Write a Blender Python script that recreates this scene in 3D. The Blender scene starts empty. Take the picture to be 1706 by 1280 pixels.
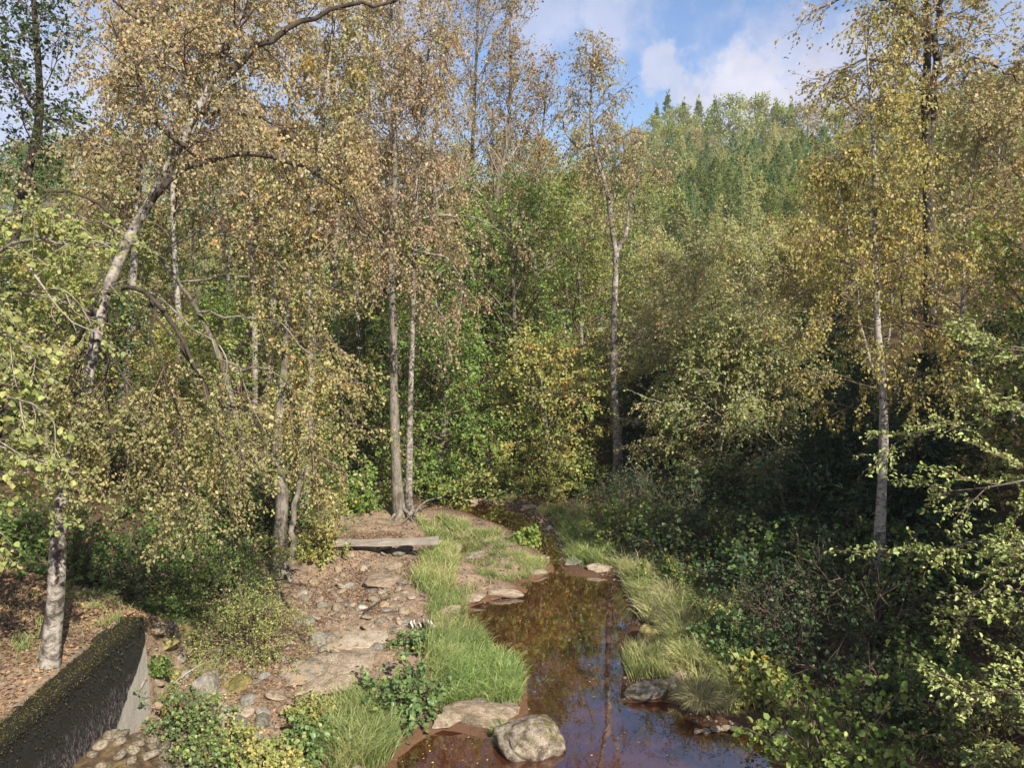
import bpy, math, time
import numpy as np
from mathutils import Vector

# ------------------------------------------------------------------ camera, sky, sun, exposure
scene = bpy.context.scene
COL = scene.collection
CAM_Z, PITCH, FPX = 7.0, math.radians(7.4), 1232.0
cam_data = bpy.data.cameras.new("camera")
cam_data.lens = 26.0
cam_data.sensor_width = 36.0
cam_data.clip_start = 0.1
cam_data.clip_end = 2000
cam = bpy.data.objects.new("camera", cam_data)
cam.location = (0, 0, CAM_Z)
cam.rotation_euler = (math.radians(90) - PITCH, 0, 0)
COL.objects.link(cam)
scene.camera = cam

SUN_EL, SUN_AZ = math.radians(40), math.radians(148)      # azimuth clockwise from +Y (the view direction)
to_sun = Vector((math.sin(SUN_AZ) * math.cos(SUN_EL), math.cos(SUN_AZ) * math.cos(SUN_EL), math.sin(SUN_EL)))
sl = bpy.data.lights.new("sun", 'SUN')
sl.energy = 5.0
sl.angle = math.radians(0.55)
sl.color = (1.0, 0.93, 0.82)
so = bpy.data.objects.new("sun", sl)
so.rotation_euler = to_sun.to_track_quat('Z', 'Y').to_euler()
COL.objects.link(so)

scene.view_settings.view_transform = 'Standard'
scene.view_settings.look = 'None'
scene.view_settings.gamma = 1.0
scene.view_settings.exposure = 0.86
scene.cycles.max_bounces = 7
scene.cycles.diffuse_bounces = 3
scene.cycles.glossy_bounces = 3
scene.cycles.transmission_bounces = 4
scene.cycles.transparent_max_bounces = 8
scene.cycles.caustics_reflective = False
scene.cycles.caustics_refractive = False
scene.cycles.sample_clamp_indirect = 6


def N(nt, typ, **kw):
    n = nt.nodes.new(typ)
    for k, v in kw.items():
        if k in n.inputs.keys():
            n.inputs[k].default_value = v
        else:
            setattr(n, k, v)
    return n


def math_n(nt, op, a, b=None, c=None, clamp=False):
    n = nt.nodes.new('ShaderNodeMath'); n.operation = op; n.use_clamp = clamp
    for i, v in enumerate((a, b, c)):
        if v is None: continue
        if isinstance(v, (int, float)): n.inputs[i].default_value = v
        else: nt.links.new(v, n.inputs[i])
    return n.outputs[0]


def mix_n(nt, fac, a, b, mode='MIX'):
    n = nt.nodes.new('ShaderNodeMix'); n.data_type = 'RGBA'; n.blend_type = mode
    for i, v in ((0, fac), (6, a), (7, b)):
        if isinstance(v, (int, float)): n.inputs[i].default_value = v
        elif isinstance(v, tuple): n.inputs[i].default_value = (*v[:3], 1)
        else: nt.links.new(v, n.inputs[i])
    return n.outputs[2]


def ramp_n(nt, fac, stops, interp='LINEAR'):
    n = nt.nodes.new('ShaderNodeValToRGB'); e = n.color_ramp.elements
    n.color_ramp.interpolation = interp
    while len(e) < len(stops): e.new(0.5)
    for el, (p, c) in zip(e, stops):
        el.position = p
        el.color = (*c, 1) if isinstance(c, tuple) else (c, c, c, 1)
    nt.links.new(fac, n.inputs[0])
    return n.outputs[0]


def noise_n(nt, vec, scale, detail=4, rough=0.55, dist=0.0):
    n = nt.nodes.new('ShaderNodeTexNoise')
    n.inputs['Scale'].default_value = scale; n.inputs['Detail'].default_value = detail
    n.inputs['Roughness'].default_value = rough; n.inputs['Distortion'].default_value = dist
    if vec is not None: nt.links.new(vec, n.inputs['Vector'])
    return n.outputs[0]


def pix_dir(px, py):
    """unit direction of a point of the picture (used once, to find where things stand in the world)"""
    u, v = (px - 853) / FPX, (640 - py) / FPX
    d = Vector((u, math.cos(PITCH) + v * math.sin(PITCH), -math.sin(PITCH) + v * math.cos(PITCH)))
    return d.normalized()


world = bpy.data.worlds.new("World")
scene.world = world
world.use_nodes = True
wt = world.node_tree
wt.nodes.clear()
sky = N(wt, 'ShaderNodeTexSky', sky_type='NISHITA', sun_disc=False)
sky.sun_elevation = SUN_EL; sky.sun_rotation = SUN_AZ; sky.altitude = 400; sky.air_density = 1.2; sky.dust_density = 0.8
tc = N(wt, 'ShaderNodeTexCoord')
nrm = N(wt, 'ShaderNodeVectorMath', operation='NORMALIZE'); wt.links.new(tc.outputs['Generated'], nrm.inputs[0])
sep = N(wt, 'ShaderNodeSeparateXYZ'); wt.links.new(nrm.outputs[0], sep.inputs[0])
den = math_n(wt, 'ADD', math_n(wt, 'MAXIMUM', sep.outputs[2], 0.0), 0.22)
cmb = N(wt, 'ShaderNodeCombineXYZ')
wt.links.new(math_n(wt, 'DIVIDE', sep.outputs[0], den), cmb.inputs[0])
wt.links.new(math_n(wt, 'DIVIDE', sep.outputs[1], den), cmb.inputs[1])
cmb.inputs[2].default_value = 3.7
n1 = noise_n(wt, cmb.outputs[0], 1.7, 7, 0.56, 0.25)
n2 = noise_n(wt, nrm.outputs[0], 16, 6, 0.6)
# the cloud deck over the whole sky, and the banks seen over the valley, each at its own heading
cover = ramp_n(wt, n1, [(0.40, 0.0), (0.56, 1.0)])
banks = None
for (px, py, rad, soft, amt) in ((1250, 155, 0.065, 0.05, 1.0), (1160, 180, 0.035, 0.04, 1.0), (1310, 80, 0.05, 0.06, .7), (1100, 118, 0.022, 0.025, .75),
                                 (1015, 15, 0.05, 0.06, .6), (900, 0, 0.06, 0.08, .6), (1400, 190, .1, .06, .9), (1200, 20, 0.02, .05, .4),
                                 (60, 190, .1, .08, .8), (560, 60, .12, .1, .7)):
    d = pix_dir(px, py)
    dot = N(wt, 'ShaderNodeVectorMath', operation='DISTANCE')
    wt.links.new(nrm.outputs[0], dot.inputs[0]); dot.inputs[1].default_value = d
    dd = math_n(wt, 'ADD', dot.outputs['Value'], math_n(wt, 'MULTIPLY', math_n(wt, 'SUBTRACT', n2, 0.5), 0.17))
    m = N(wt, 'ShaderNodeMapRange', clamp=True); m.interpolation_type = 'SMOOTHSTEP'
    wt.links.new(dd, m.inputs[0]); m.inputs[1].default_value = rad + soft * .5; m.inputs[2].default_value = rad - soft * .5
    m.inputs[3].default_value = 0; m.inputs[4].default_value = amt
    banks = m.outputs[0] if banks is None else math_n(wt, 'MAXIMUM', banks, m.outputs[0])
# ahead, low over the valley, the banks shape the sky; elsewhere the deck does
front = N(wt, 'ShaderNodeVectorMath', operation='DISTANCE'); wt.links.new(nrm.outputs[0], front.inputs[0]); front.inputs[1].default_value = pix_dir(1120, 90)
away = N(wt, 'ShaderNodeMapRange', clamp=True); wt.links.new(front.outputs['Value'], away.inputs[0]); away.inputs[1].default_value = .24; away.inputs[2].default_value = .5
cl = math_n(wt, 'MAXIMUM', banks, math_n(wt, 'MULTIPLY', cover, away.outputs[0]), clamp=True)
shade = ramp_n(wt, noise_n(wt, nrm.outputs[0], 9, 5, .6), [(0.3, (3.3, 3.5, 4.6)), (0.68, (5.6, 5.5, 6.2))])
skyc = mix_n(wt, 1.0, sky.outputs[0], (0.76, 0.86, 1.07), 'MULTIPLY')
colr = mix_n(wt, math_n(wt, 'MULTIPLY', cl, 0.93), skyc, shade)
bg = N(wt, 'ShaderNodeBackground', Strength=0.088)
wt.links.new(colr, bg.inputs[0])
out = N(wt, 'ShaderNodeOutputWorld'); wt.links.new(bg.outputs[0], out.inputs[0])

# ------------------------------------------------------------------ numpy helpers
RS = np.random.default_rng


def hash2(ix, iy, seed):
    h = (ix.astype(np.int64) * 374761393 + iy.astype(np.int64) * 668265263 + seed * 1442695041) & 0x7fffffff
    h = ((h ^ (h >> 13)) * 1274126177) & 0x7fffffff
    return ((h ^ (h >> 16)) & 0xffff) / 65535.0


def vnoise(x, y, seed=0):
    ix, iy = np.floor(x), np.floor(y)
    fx, fy = x - ix, y - iy
    fx = fx * fx * (3 - 2 * fx); fy = fy * fy * (3 - 2 * fy)
    a, b = hash2(ix, iy, seed), hash2(ix + 1, iy, seed)
    c, d = hash2(ix, iy + 1, seed), hash2(ix + 1, iy + 1, seed)
    return (a * (1 - fx) + b * fx) * (1 - fy) + (c * (1 - fx) + d * fx) * fy - 0.5


def fbm(x, y, seed=0, octs=4):
    s, a = 0, 1.0
    for o in range(octs):
        s = s + a * vnoise(x * 2 ** o + 17.3 * o, y * 2 ** o - 9.1 * o, seed + o)
        a *= 0.5
    return s


def sstep(a, b, x):
    t = np.clip((x - a) / (b - a), 0, 1)
    return t * t * (3 - 2 * t)


def unit(v):
    return v / np.maximum(np.linalg.norm(v, axis=-1, keepdims=True), 1e-9)


def P(px, py, Y):
    d = pix_dir(px, py)
    t = Y / d.y
    return np.array((d.x * t, Y, CAM_Z + d.z * t))


def flat(px, py, z=0.0):
    d = pix_dir(px, py)
    t = (z - CAM_Z) / d.z
    return np.array((d.x * t, d.y * t))


# ------------------------------------------------------------------ mesh building
class Geo:
    def __init__(s):
        s.v, s.f, s.a, s.n = [], [], [], 0      # vertices, [faces arrays], per-face attribute (x,y,z)

    def add(s, v, f, a=None):
        v = np.asarray(v, float).reshape(-1, 3)
        s.v.append(v)
        f = np.asarray(f, np.int64)
        s.f.append(f + s.n)
        if a is None: a = np.zeros((len(f), 3))
        s.a.append(np.asarray(a, float))
        s.n += len(v)

    def mesh(s, name, origin=(0, 0, 0), smooth=False):
        me = bpy.data.meshes.new(name)
        v = np.concatenate(s.v) - np.asarray(origin, float)
        sizes = np.concatenate([np.full(len(f), f.shape[1]) for f in s.f])
        loops = np.concatenate([f.ravel() for f in s.f])
        starts = np.concatenate([[0], np.cumsum(sizes)[:-1]])
        me.vertices.add(len(v)); me.vertices.foreach_set('co', v.astype(np.float32).ravel())
        me.loops.add(len(loops)); me.loops.foreach_set('vertex_index', loops.astype(np.int32))
        me.polygons.add(len(sizes)); me.polygons.foreach_set('loop_start', starts.astype(np.int32))
        try: me.polygons.foreach_set('loop_total', sizes.astype(np.int32))
        except Exception: pass
        if smooth: me.polygons.foreach_set('use_smooth', np.ones(len(sizes), bool))
        at = me.attributes.new('lf', 'FLOAT_VECTOR', 'FACE')
        at.data.foreach_set('vector', np.concatenate(s.a).astype(np.float32).ravel())
        me.update(calc_edges=True)
        return me


def tubes(g, pts, rad, S=5, attr=None):
    pts = np.asarray(pts, float); rad = np.asarray(rad, float)
    Nn, K, _ = pts.shape
    if Nn == 0: return
    t = unit(np.gradient(pts, axis=1))
    mean = unit(pts[:, -1] - pts[:, 0])
    ref = np.where(np.abs(mean[:, 2:3]) > 0.8, np.array([[1.0, 0.2, 0]]), np.array([[0, 0.15, 1.0]]))
    ref = np.repeat(unit(ref)[:, None], K, 1)
    u = unit(np.cross(t, ref)); w = np.cross(t, u)
    an = np.arange(S) * 2 * math.pi / S
    c, s_ = np.cos(an)[None, None, :, None], np.sin(an)[None, None, :, None]
    v = pts[:, :, None] + rad[:, :, None, None] * (c * u[:, :, None] + s_ * w[:, :, None])
    idx = np.arange(Nn * K * S).reshape(Nn, K, S)
    a = idx[:, :-1]; b = idx[:, 1:]
    f = np.stack([a, np.roll(a, -1, 2), np.roll(b, -1, 2), b], -1).reshape(-1, 4)
    at = None
    if attr is not None: at = np.repeat(np.asarray(attr), (K - 1) * S, 0)
    g.add(v, f, at)


def leaves(g, pos, axis, nrm, size, aspect=0.7, attr=None, oval=False, fold=0.18):
    Nn = len(pos)
    if Nn == 0: return
    axis = unit(axis); side = unit(np.cross(nrm, axis)); nn = np.cross(axis, side)
    sz = size[:, None]
    if oval:
        def q(t, w, h): return pos + axis * sz * t + side * sz * w * aspect + nn * sz * h
        v = np.stack([q(0, 0, 0), q(.28, -.45, fold), q(.7, -.42, fold * .9), q(1.0, 0, -.06), q(.7, .42, fold * .9), q(.28, .45, fold)], 1)
        b = np.arange(Nn)[:, None] * 6
        f = np.concatenate([b + np.array([[0, 1, 2, 3]]), b + np.array([[0, 3, 4, 5]])], 1).reshape(-1, 4)
    else:
        mid = pos + axis * sz * 0.45 + nn * sz * fold
        v = np.stack([pos, mid - side * sz * aspect * .5, pos + axis * sz, mid + side * sz * aspect * .5], 1)
        b = np.arange(Nn)[:, None] * 4
        f = np.concatenate([b + np.array([[0, 1, 2]]), b + np.array([[0, 2, 3]])], 1).reshape(-1, 3)
    at = np.repeat(attr, 2, 0) if attr is not None else None
    g.add(v, f, at)


def resample(path, K):
    """smooth curve through the points of a path, K samples"""
    p = np.asarray(path, float)
    n = len(p)
    if n == 2:
        t = np.linspace(0, 1, K)[:, None]
        return p[0] * (1 - t) + p[1] * t
    seg = np.linalg.norm(np.diff(p, axis=0), axis=1)
    cum = np.concatenate([[0], np.cumsum(seg)])
    q = np.linspace(0, cum[-1], K)
    i = np.clip(np.searchsorted(cum, q, 'right') - 1, 0, n - 2)
    t = ((q - cum[i]) / seg[i])[:, None]
    p0, p1, p2, p3 = p[np.maximum(i - 1, 0)], p[i], p[i + 1], p[np.minimum(i + 2, n - 1)]
    return .5 * ((2 * p1) + (-p0 + p2) * t + (2 * p0 - 5 * p1 + 4 * p2 - p3) * t * t + (-p0 + 3 * p1 - 3 * p2 + p3) * t ** 3)


def grow(S, D, L, K, wob, grav, rng):
    pts = [S]; d = unit(D); step = (L / (K - 1))[:, None]
    for k in range(K - 1):
        d = unit(d + wob * rng.normal(size=d.shape) + np.array([0, 0, -1.0]) * grav)
        pts.append(pts[-1] + d * step)
    return np.stack(pts, 1)


def spawn(par, M, t0, t1, ang, rng, spread=0.25, updir=0.0, flatten=0.0):
    Nn, K, _ = par.shape
    t = t0 + (t1 - t0) * ((np.arange(M)[None] + rng.random((Nn, M))) / M)
    x = t * (K - 1); i = np.clip(x.astype(int), 0, K - 2); fr = (x - i)[..., None]
    r = np.arange(Nn)[:, None]
    a, b = par[r, i], par[r, i + 1]
    pos = a * (1 - fr) + b * fr
    tan = unit(b - a)
    rnd = rng.normal(size=tan.shape)
    rnd[..., 2] *= (1 - flatten); rnd[..., 2] += updir
    perp = unit(rnd - tan * (rnd * tan).sum(-1, keepdims=True))
    an = (ang + spread * rng.normal(size=t.shape))[..., None]
    d = np.cos(an) * tan + np.sin(an) * perp
    pi = np.repeat(np.arange(Nn), M)
    return pos.reshape(-1, 3), d.reshape(-1, 3), t.ravel(), pi


# ------------------------------------------------------------------ object helpers
def tag(o, label=None, cat=None, group=None, kind=None):
    if label: o['label'] = label
    if cat: o['category'] = cat
    if group: o['group'] = group
    if kind: o['kind'] = kind
    return o


def thing(name, label, cat, loc=(0, 0, 0), group=None, rz=0, sc=1):
    o = bpy.data.objects.new(name, None)
    o.empty_display_size = .2
    o.location = loc; o.rotation_euler = (0, 0, rz); o.scale = (sc, sc, sc)
    COL.objects.link(o)
    return tag(o, label, cat, group)


def link(name, me, mat, parent=None, loc=(0, 0, 0)):
    if mat is not None and not me.materials: me.materials.append(mat)
    o = bpy.data.objects.new(name, me)
    o.location = loc
    COL.objects.link(o)
    if parent is not None: o.parent = parent
    return o


CH = {}


def copy_tree(o, loc, rz=0.0, sc=1.0, label=None, group=None, cat=None):
    kids = CH.get(o.name)
    if kids is None:
        kids = CH[o.name] = [c for c in bpy.data.objects if c.parent is o]
    r = o.copy(); COL.objects.link(r)
    r.location = loc; r.rotation_euler = (0, 0, rz)
    r.scale = sc if isinstance(sc, tuple) else (sc, sc, sc)
    if label: r['label'] = label
    if group: r['group'] = group
    for c in kids:
        k = c.copy(); COL.objects.link(k); k.parent = r
    return r


# ------------------------------------------------------------------ materials
def new_mat(name):
    m = bpy.data.materials.new(name); m.use_nodes = True
    nt = m.node_tree; nt.nodes.clear()
    return m, nt, N(nt, 'ShaderNodeOutputMaterial')


LEAF_SAT = 1.0


def leaf_mat(name, cols, transl=0.42, gloss=0.5, hue_obj=0.12):
    """leaf of real thickness colour: every leaf takes its tint from its own random number and that of its spray"""
    m, nt, o = new_mat(name)
    at = N(nt, 'ShaderNodeAttribute', attribute_name='lf')
    sp = N(nt, 'ShaderNodeSeparateXYZ'); nt.links.new(at.outputs['Vector'], sp.inputs[0])
    oi = N(nt, 'ShaderNodeObjectInfo')
    fac = math_n(nt, 'ADD', math_n(nt, 'MULTIPLY', sp.outputs[0], .5), math_n(nt, 'MULTIPLY', sp.outputs[1], .5))
    fac = math_n(nt, 'ADD', fac, math_n(nt, 'MULTIPLY', math_n(nt, 'SUBTRACT', oi.outputs['Random'], .5), hue_obj * 2))
    col = ramp_n(nt, fac, cols)
    hs = N(nt, 'ShaderNodeHueSaturation', Saturation=LEAF_SAT); nt.links.new(col, hs.inputs['Color'])
    nt.links.new(math_n(nt, 'ADD', math_n(nt, 'MULTIPLY', sp.outputs[2], .7), .65), hs.inputs['Value'])
    col = hs.outputs[0]
    p = N(nt, 'ShaderNodeBsdfPrincipled', Roughness=gloss)
    p.inputs['Specular IOR Level'].default_value = 0.35
    nt.links.new(col, p.inputs['Base Color'])
    tr = N(nt, 'ShaderNodeBsdfTranslucent')
    nt.links.new(mix_n(nt, 1.0, col, (1.2, 1.15, .7), 'MULTIPLY'), tr.inputs[0])
    mx = N(nt, 'ShaderNodeMixShader', Fac=transl)
    nt.links.new(p.outputs[0], mx.inputs[1]); nt.links.new(tr.outputs[0], mx.inputs[2])
    nt.links.new(mx.outputs[0], o.inputs[0])
    return m


def bark_mat(name, light, dark, thr=(0.42, 0.6), scale=(9, 9, 22), moss=0.0, bump=.5):
    m, nt, o = new_mat(name)
    tc = N(nt, 'ShaderNodeTexCoord')
    mp = N(nt, 'ShaderNodeMapping'); mp.inputs['Scale'].default_value = scale
    nt.links.new(tc.outputs['Object'], mp.inputs[0])
    n = noise_n(nt, mp.outputs[0], 1.0, 5, .65, .6)
    n2 = noise_n(nt, tc.outputs['Object'], 2.1, 3, .6)
    f = math_n(nt, 'ADD', n, math_n(nt, 'MULTIPLY', math_n(nt, 'SUBTRACT', n2, .5), .5))
    col = ramp_n(nt, f, [(thr[0], dark), (thr[1], light)])
    fine = noise_n(nt, tc.outputs['Object'], 60, 3, .7)
    col = mix_n(nt, .35, col, mix_n(nt, 1.0, col, ramp_n(nt, fine, [(.3, .45), (.7, 1.3)]), 'MULTIPLY'))
    if moss:
        mm = ramp_n(nt, noise_n(nt, tc.outputs['Object'], 3.3, 5, .7), [(.62 - moss * .25, 0.0), (.72 - moss * .2, 1.0)])
        col = mix_n(nt, mm, col, (.07, .085, .025))
    p = N(nt, 'ShaderNodeBsdfPrincipled', Roughness=.88)
    p.inputs['Specular IOR Level'].default_value = .2
    nt.links.new(col, p.inputs['Base Color'])
    bp = N(nt, 'ShaderNodeBump', Strength=bump, Distance=.02); nt.links.new(n, bp.inputs['Height']); nt.links.new(bp.outputs[0], p.inputs['Normal'])
    nt.links.new(p.outputs[0], o.inputs[0])
    return m


def rock_mat(name, cols, moss=.3, streak=0):
    m, nt, o = new_mat(name)
    tc = N(nt, 'ShaderNodeTexCoord'); oi = N(nt, 'ShaderNodeObjectInfo'); gm = N(nt, 'ShaderNodeNewGeometry')
    vec = N(nt, 'ShaderNodeVectorMath', operation='ADD'); nt.links.new(tc.outputs['Object'], vec.inputs[0])
    cv = N(nt, 'ShaderNodeCombineXYZ'); nt.links.new(math_n(nt, 'MULTIPLY', oi.outputs['Random'], 40), cv.inputs[0]); nt.links.new(cv.outputs[0], vec.inputs[1])
    a = noise_n(nt, vec.outputs[0], 3.2, 6, .65, .4)
    f = math_n(nt, 'ADD', a, math_n(nt, 'MULTIPLY', math_n(nt, 'SUBTRACT', oi.outputs['Random'], .5), .25))
    col = ramp_n(nt, f, cols)
    sp = noise_n(nt, vec.outputs[0], 34, 5, .7)
    col = mix_n(nt, .85, col, mix_n(nt, 1.0, col, ramp_n(nt, sp, [(.36, .35), (.5, 1.0), (.62, 1.55)]), 'MULTIPLY'))
    if moss:
        sn = N(nt, 'ShaderNodeSeparateXYZ'); nt.links.new(gm.outputs['Normal'], sn.inputs[0])
        mf = math_n(nt, 'MULTIPLY', ramp_n(nt, noise_n(nt, vec.outputs[0], 2.6, 5, .7), [(.62 - .3 * moss, 0.0), (.7 - .2 * moss, 1.0)]), ramp_n(nt, sn.outputs[2], [(.1, 0.0), (.6, 1.0)]))
        col = mix_n(nt, mf, col, ramp_n(nt, sp, [(.3, (.05, .055, .015)), (.7, (.15, .13, .04))]))
    p = N(nt, 'ShaderNodeBsdfPrincipled', Roughness=.9); p.inputs['Specular IOR Level'].default_value = .2
    nt.links.new(col, p.inputs['Base Color'])
    bp = N(nt, 'ShaderNodeBump', Strength=.7, Distance=.03)
    nt.links.new(math_n(nt, 'ADD', a, math_n(nt, 'MULTIPLY', sp, .35)), bp.inputs['Height']); nt.links.new(bp.outputs[0], p.inputs['Normal'])
    nt.links.new(p.outputs[0], o.inputs[0])
    return m


GRN, DGR, YEL, ORG, BRN, OLV, PNK = (.085, .125, .026), (.035, .062, .018), (.34, .25, .05), (.36, .155, .03), (.17, .095, .045), (.16, .155, .045), (.25, .15, .095)
LM = {
    'birch': leaf_mat('leaf_birch', [(.0, (.17, .20, .075)), (.35, (.30, .30, .125)), (.6, (.43, .38, .18)), (.80, (.50, .37, .15)), (1.0, (.50, .27, .10))]),
    'birch_brown': leaf_mat('leaf_birch_brown', [(.0, (.23, .25, .11)), (.35, (.36, .33, .17)), (.65, (.44, .35, .20)), (1.0, (.53, .32, .14))]),
    'birch_pink': leaf_mat('leaf_birch_pink', [(.0, (.25, .26, .11)), (.4, (.36, .31, .18)), (.75, (.42, .30, .20)), (1.0, (.48, .30, .12))]),
    'lime': leaf_mat('leaf_lime', [(.0, (.18, .24, .07)), (.4, (.32, .36, .12)), (.75, (.46, .44, .16)), (1.0, (.60, .32, .07))]),
    'green': leaf_mat('leaf_green', [(.0, (.06, .12, .03)), (.5, (.13, .205, .05)), (.8, (.21, .26, .065)), (1.0, (.40, .30, .06))]),
    'green_yellow': leaf_mat('leaf_green_yellow', [(.0, (.15, .22, .055)), (.45, (.28, .34, .10)), (.75, (.43, .40, .13)), (1.0, (.52, .27, .07))]),
    'rust': leaf_mat('leaf_rust', [(.0, (.19, .20, .07)), (.4, (.30, .25, .11)), (.7, (.36, .22, .11)), (1.0, (.40, .14, .06))]),
    'pale': leaf_mat('leaf_pale', [(.0, (.20, .26, .09)), (.5, (.36, .40, .16)), (.8, (.50, .44, .22)), (1.0, (.56, .30, .17))], .48),
    'fresh': leaf_mat('leaf_fresh', [(.0, (.10, .19, .045)), (.5, (.21, .32, .08)), (.85, (.34, .41, .11)), (1.0, (.56, .40, .09))], .48),
    'dark': leaf_mat('leaf_dark', [(.0, (.03, .055, .018)), (.6, (.06, .10, .028)), (1.0, (.15, .14, .04))], .3),  # dark tone also paints backlight on the oak and shade on the bank
    'bluegreen': leaf_mat('leaf_bluegreen', [(.0, (.03, .06, .028)), (.6, (.06, .105, .042)), (1.0, (.14, .17, .05))], .3),  # dark tone partly paints the shade of the right bank
    'gold': leaf_mat('leaf_gold', [(.0, (.18, .21, .06)), (.4, (.31, .30, .10)), (.7, (.43, .37, .13)), (1.0, (.58, .38, .10))]),
    'beech': leaf_mat('leaf_beech', [(.0, (.18, .24, .07)), (.5, (.34, .40, .14)), (.85, (.50, .50, .21)), (1.0, (.52, .38, .12))], .3, .4),
    'alder': leaf_mat('leaf_alder', [(.0, (.15, .23, .05)), (.5, (.27, .36, .09)), (.85, (.40, .42, .12)), (1.0, (.45, .33, .08))], .38, .42),
    'bramble': leaf_mat('leaf_bramble', [(.0, (.08, .14, .04)), (.6, (.15, .23, .08)), (1.0, (.30, .32, .09))], .3, .42),
    'needle': leaf_mat('needle_spruce', [(.0, (.022, .05, .025)), (.6, (.05, .09, .04)), (1.0, (.09, .13, .05))], .15),
    'needle_pale': leaf_mat('needle_pale', [(.0, (.17, .27, .12)), (.45, (.34, .42, .20)), (1.0, (.56, .54, .30))], .5, hue_obj=.6),
    'needle_mid': leaf_mat('needle_mid', [(.0, (.14, .19, .065)), (.6, (.28, .34, .12)), (1.0, (.42, .44, .18))], .5, hue_obj=.2),
    'litter': leaf_mat('leaf_litter', [(.0, (.09, .055, .033)), (.4, (.20, .125, .07)), (.75, (.35, .22, .12)), (1.0, (.50, .38, .20))], .1, .7),
    'litter_float': leaf_mat('leaf_floating', [(.0, (.30, .14, .05)), (.5, (.5, .33, .12)), (1.0, (.6, .5, .3))], .1, .6),
    'grass': leaf_mat('grass_green', [(.0, (.13, .18, .05)), (.5, (.28, .34, .12)), (.8, (.43, .44, .18)), (1.0, (.58, .50, .28))], .35, .5),
    'grass_dry': leaf_mat('grass_dry', [(.0, (.18, .25, .07)), (.4, (.32, .36, .13)), (.75, (.50, .46, .24)), (1.0, (.60, .52, .33))], .3, .5),
    'grass_blue': leaf_mat('grass_blue', [(.0, (.13, .21, .06)), (.5, (.27, .38, .12)), (.8, (.43, .47, .18)), (1.0, (.58, .52, .32))], .35, .5),
    'rush': leaf_mat('rush_straw', [(.0, (.13, .16, .05)), (.5, (.32, .29, .14)), (1.0, (.52, .44, .28))], .2, .5),
}
BM = {
    'birch': bark_mat('bark_birch', (.37, .34, .29), (.06, .048, .038), (.36, .54)),
    'birch_dirty': bark_mat('bark_birch_old', (.37, .33, .28), (.06, .05, .04), (.38, .62), (9, 9, 11), .2, .9),
    'grey': bark_mat('bark_grey', (.25, .22, .18), (.09, .075, .055), (.35, .62), (14, 14, 4), .3),
    'dark': bark_mat('bark_dark', (.085, .065, .05), (.03, .024, .02), (.35, .65), (14, 14, 4), .2),
    'twig': bark_mat('bark_twig', (.20, .14, .11), (.10, .065, .05), (.35, .65), (3, 3, 3), 0, 0),
    'twig_pale': bark_mat('bark_twig_pale', (.42, .37, .31), (.24, .19, .15), (.35, .65), (3, 3, 3), 0, 0),
    'wood': bark_mat('dead_wood', (.38, .34, .28), (.17, .145, .115), (.3, .7), (3, 30, 30), 0),
}
ROCK = rock_mat('rock_grey_ochre', [(.3, (.10, .088, .072)), (.48, (.26, .215, .165)), (.62, (.33, .225, .12)), (.75, (.36, .33, .28))])
ROCKG = rock_mat('rock_grey', [(.3, (.09, .085, .072)), (.5, (.20, .185, .155)), (.7, (.32, .29, .25))], .35)
ROCKP = rock_mat('rock_pinkish', [(.3, (.13, .10, .07)), (.5, (.26, .20, .14)), (.7, (.38, .32, .24))], .15)
ROCKM = rock_mat('rock_mossy', [(.3, (.13, .10, .05)), (.5, (.24, .18, .075)), (.7, (.33, .27, .13))], .75)
ROCKB = rock_mat('rock_boulder', [(.36, (.075, .062, .045)), (.44, (.18, .145, .11)), (.52, (.25, .205, .15)), (.62, (.34, .29, .225)), (.72, (.26, .18, .11))], .35)
ROCKW = rock_mat('rock_lichen', [(.34, (.16, .13, .10)), (.46, (.40, .36, .29)), (.7, (.58, .54, .46))], .1)

# ------------------------------------------------------------------ terrain
WP = [(640, 1400), (648, 1262), (690, 1232), (735, 1212), (800, 1222), (832, 1222), (868, 1205), (872, 1150), (872, 1122), (845, 1100), (805, 1076), (768, 1043),
      (772, 1014), (812, 998), (846, 992), (872, 984), (848, 972), (896, 962), (916, 948), (908, 930), (884, 912), (862, 892), (838, 880), (815, 872), (780, 858), (735, 846), (700, 836), (745, 826), (830, 842), (872, 852), (905, 872),
      (935, 900), (940, 925), (938, 942), (955, 958), (1010, 962), (1040, 985), (1058, 1022), (1060, 1050), (1044, 1082), (1052, 1120), (1040, 1168), (1115, 1164),
      (1160, 1200), (1215, 1212), (1268, 1228), (1296, 1275), (1320, 1400)]
SP = [(716, 872), (760, 884), (790, 905), (810, 925), (800, 945), (780, 935), (765, 905), (725, 885)]
wpoly = np.array([flat(*p) for p in WP]); spoly = np.array([flat(*p, .12) for p in SP])


def poly_sdf(x, y, poly):
    sh = x.shape; x = x.ravel(); y = y.ravel()
    best = np.full(x.shape, 1e9); inside = np.zeros(x.shape, bool)
    for a, b in zip(poly, np.roll(poly, -1, 0)):
        e = b - a
        t = np.clip(((x - a[0]) * e[0] + (y - a[1]) * e[1]) / max(e @ e, 1e-9), 0, 1)
        best = np.minimum(best, (x - a[0] - t * e[0]) ** 2 + (y - a[1] - t * e[1]) ** 2)
        c = ((a[1] > y) != (b[1] > y)) & (x < e[0] * (y - a[1]) / (e[1] if abs(e[1]) > 1e-9 else 1e-9) + a[0])
        inside ^= c
    d = np.sqrt(best)
    return np.where(inside, -d, d).reshape(sh)


GX = np.arange(-16, 16.01, .1); GY = np.arange(2, 46.01, .1)
_gx, _gy = np.meshgrid(GX, GY)
SDF = poly_sdf(_gx + .10 * fbm(_gx * 1.3, _gy * 1.3, 5), _gy + .10 * fbm(_gx * 1.3, _gy * 1.3, 9), wpoly)
SD2 = poly_sdf(_gx, _gy, spoly)


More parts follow.
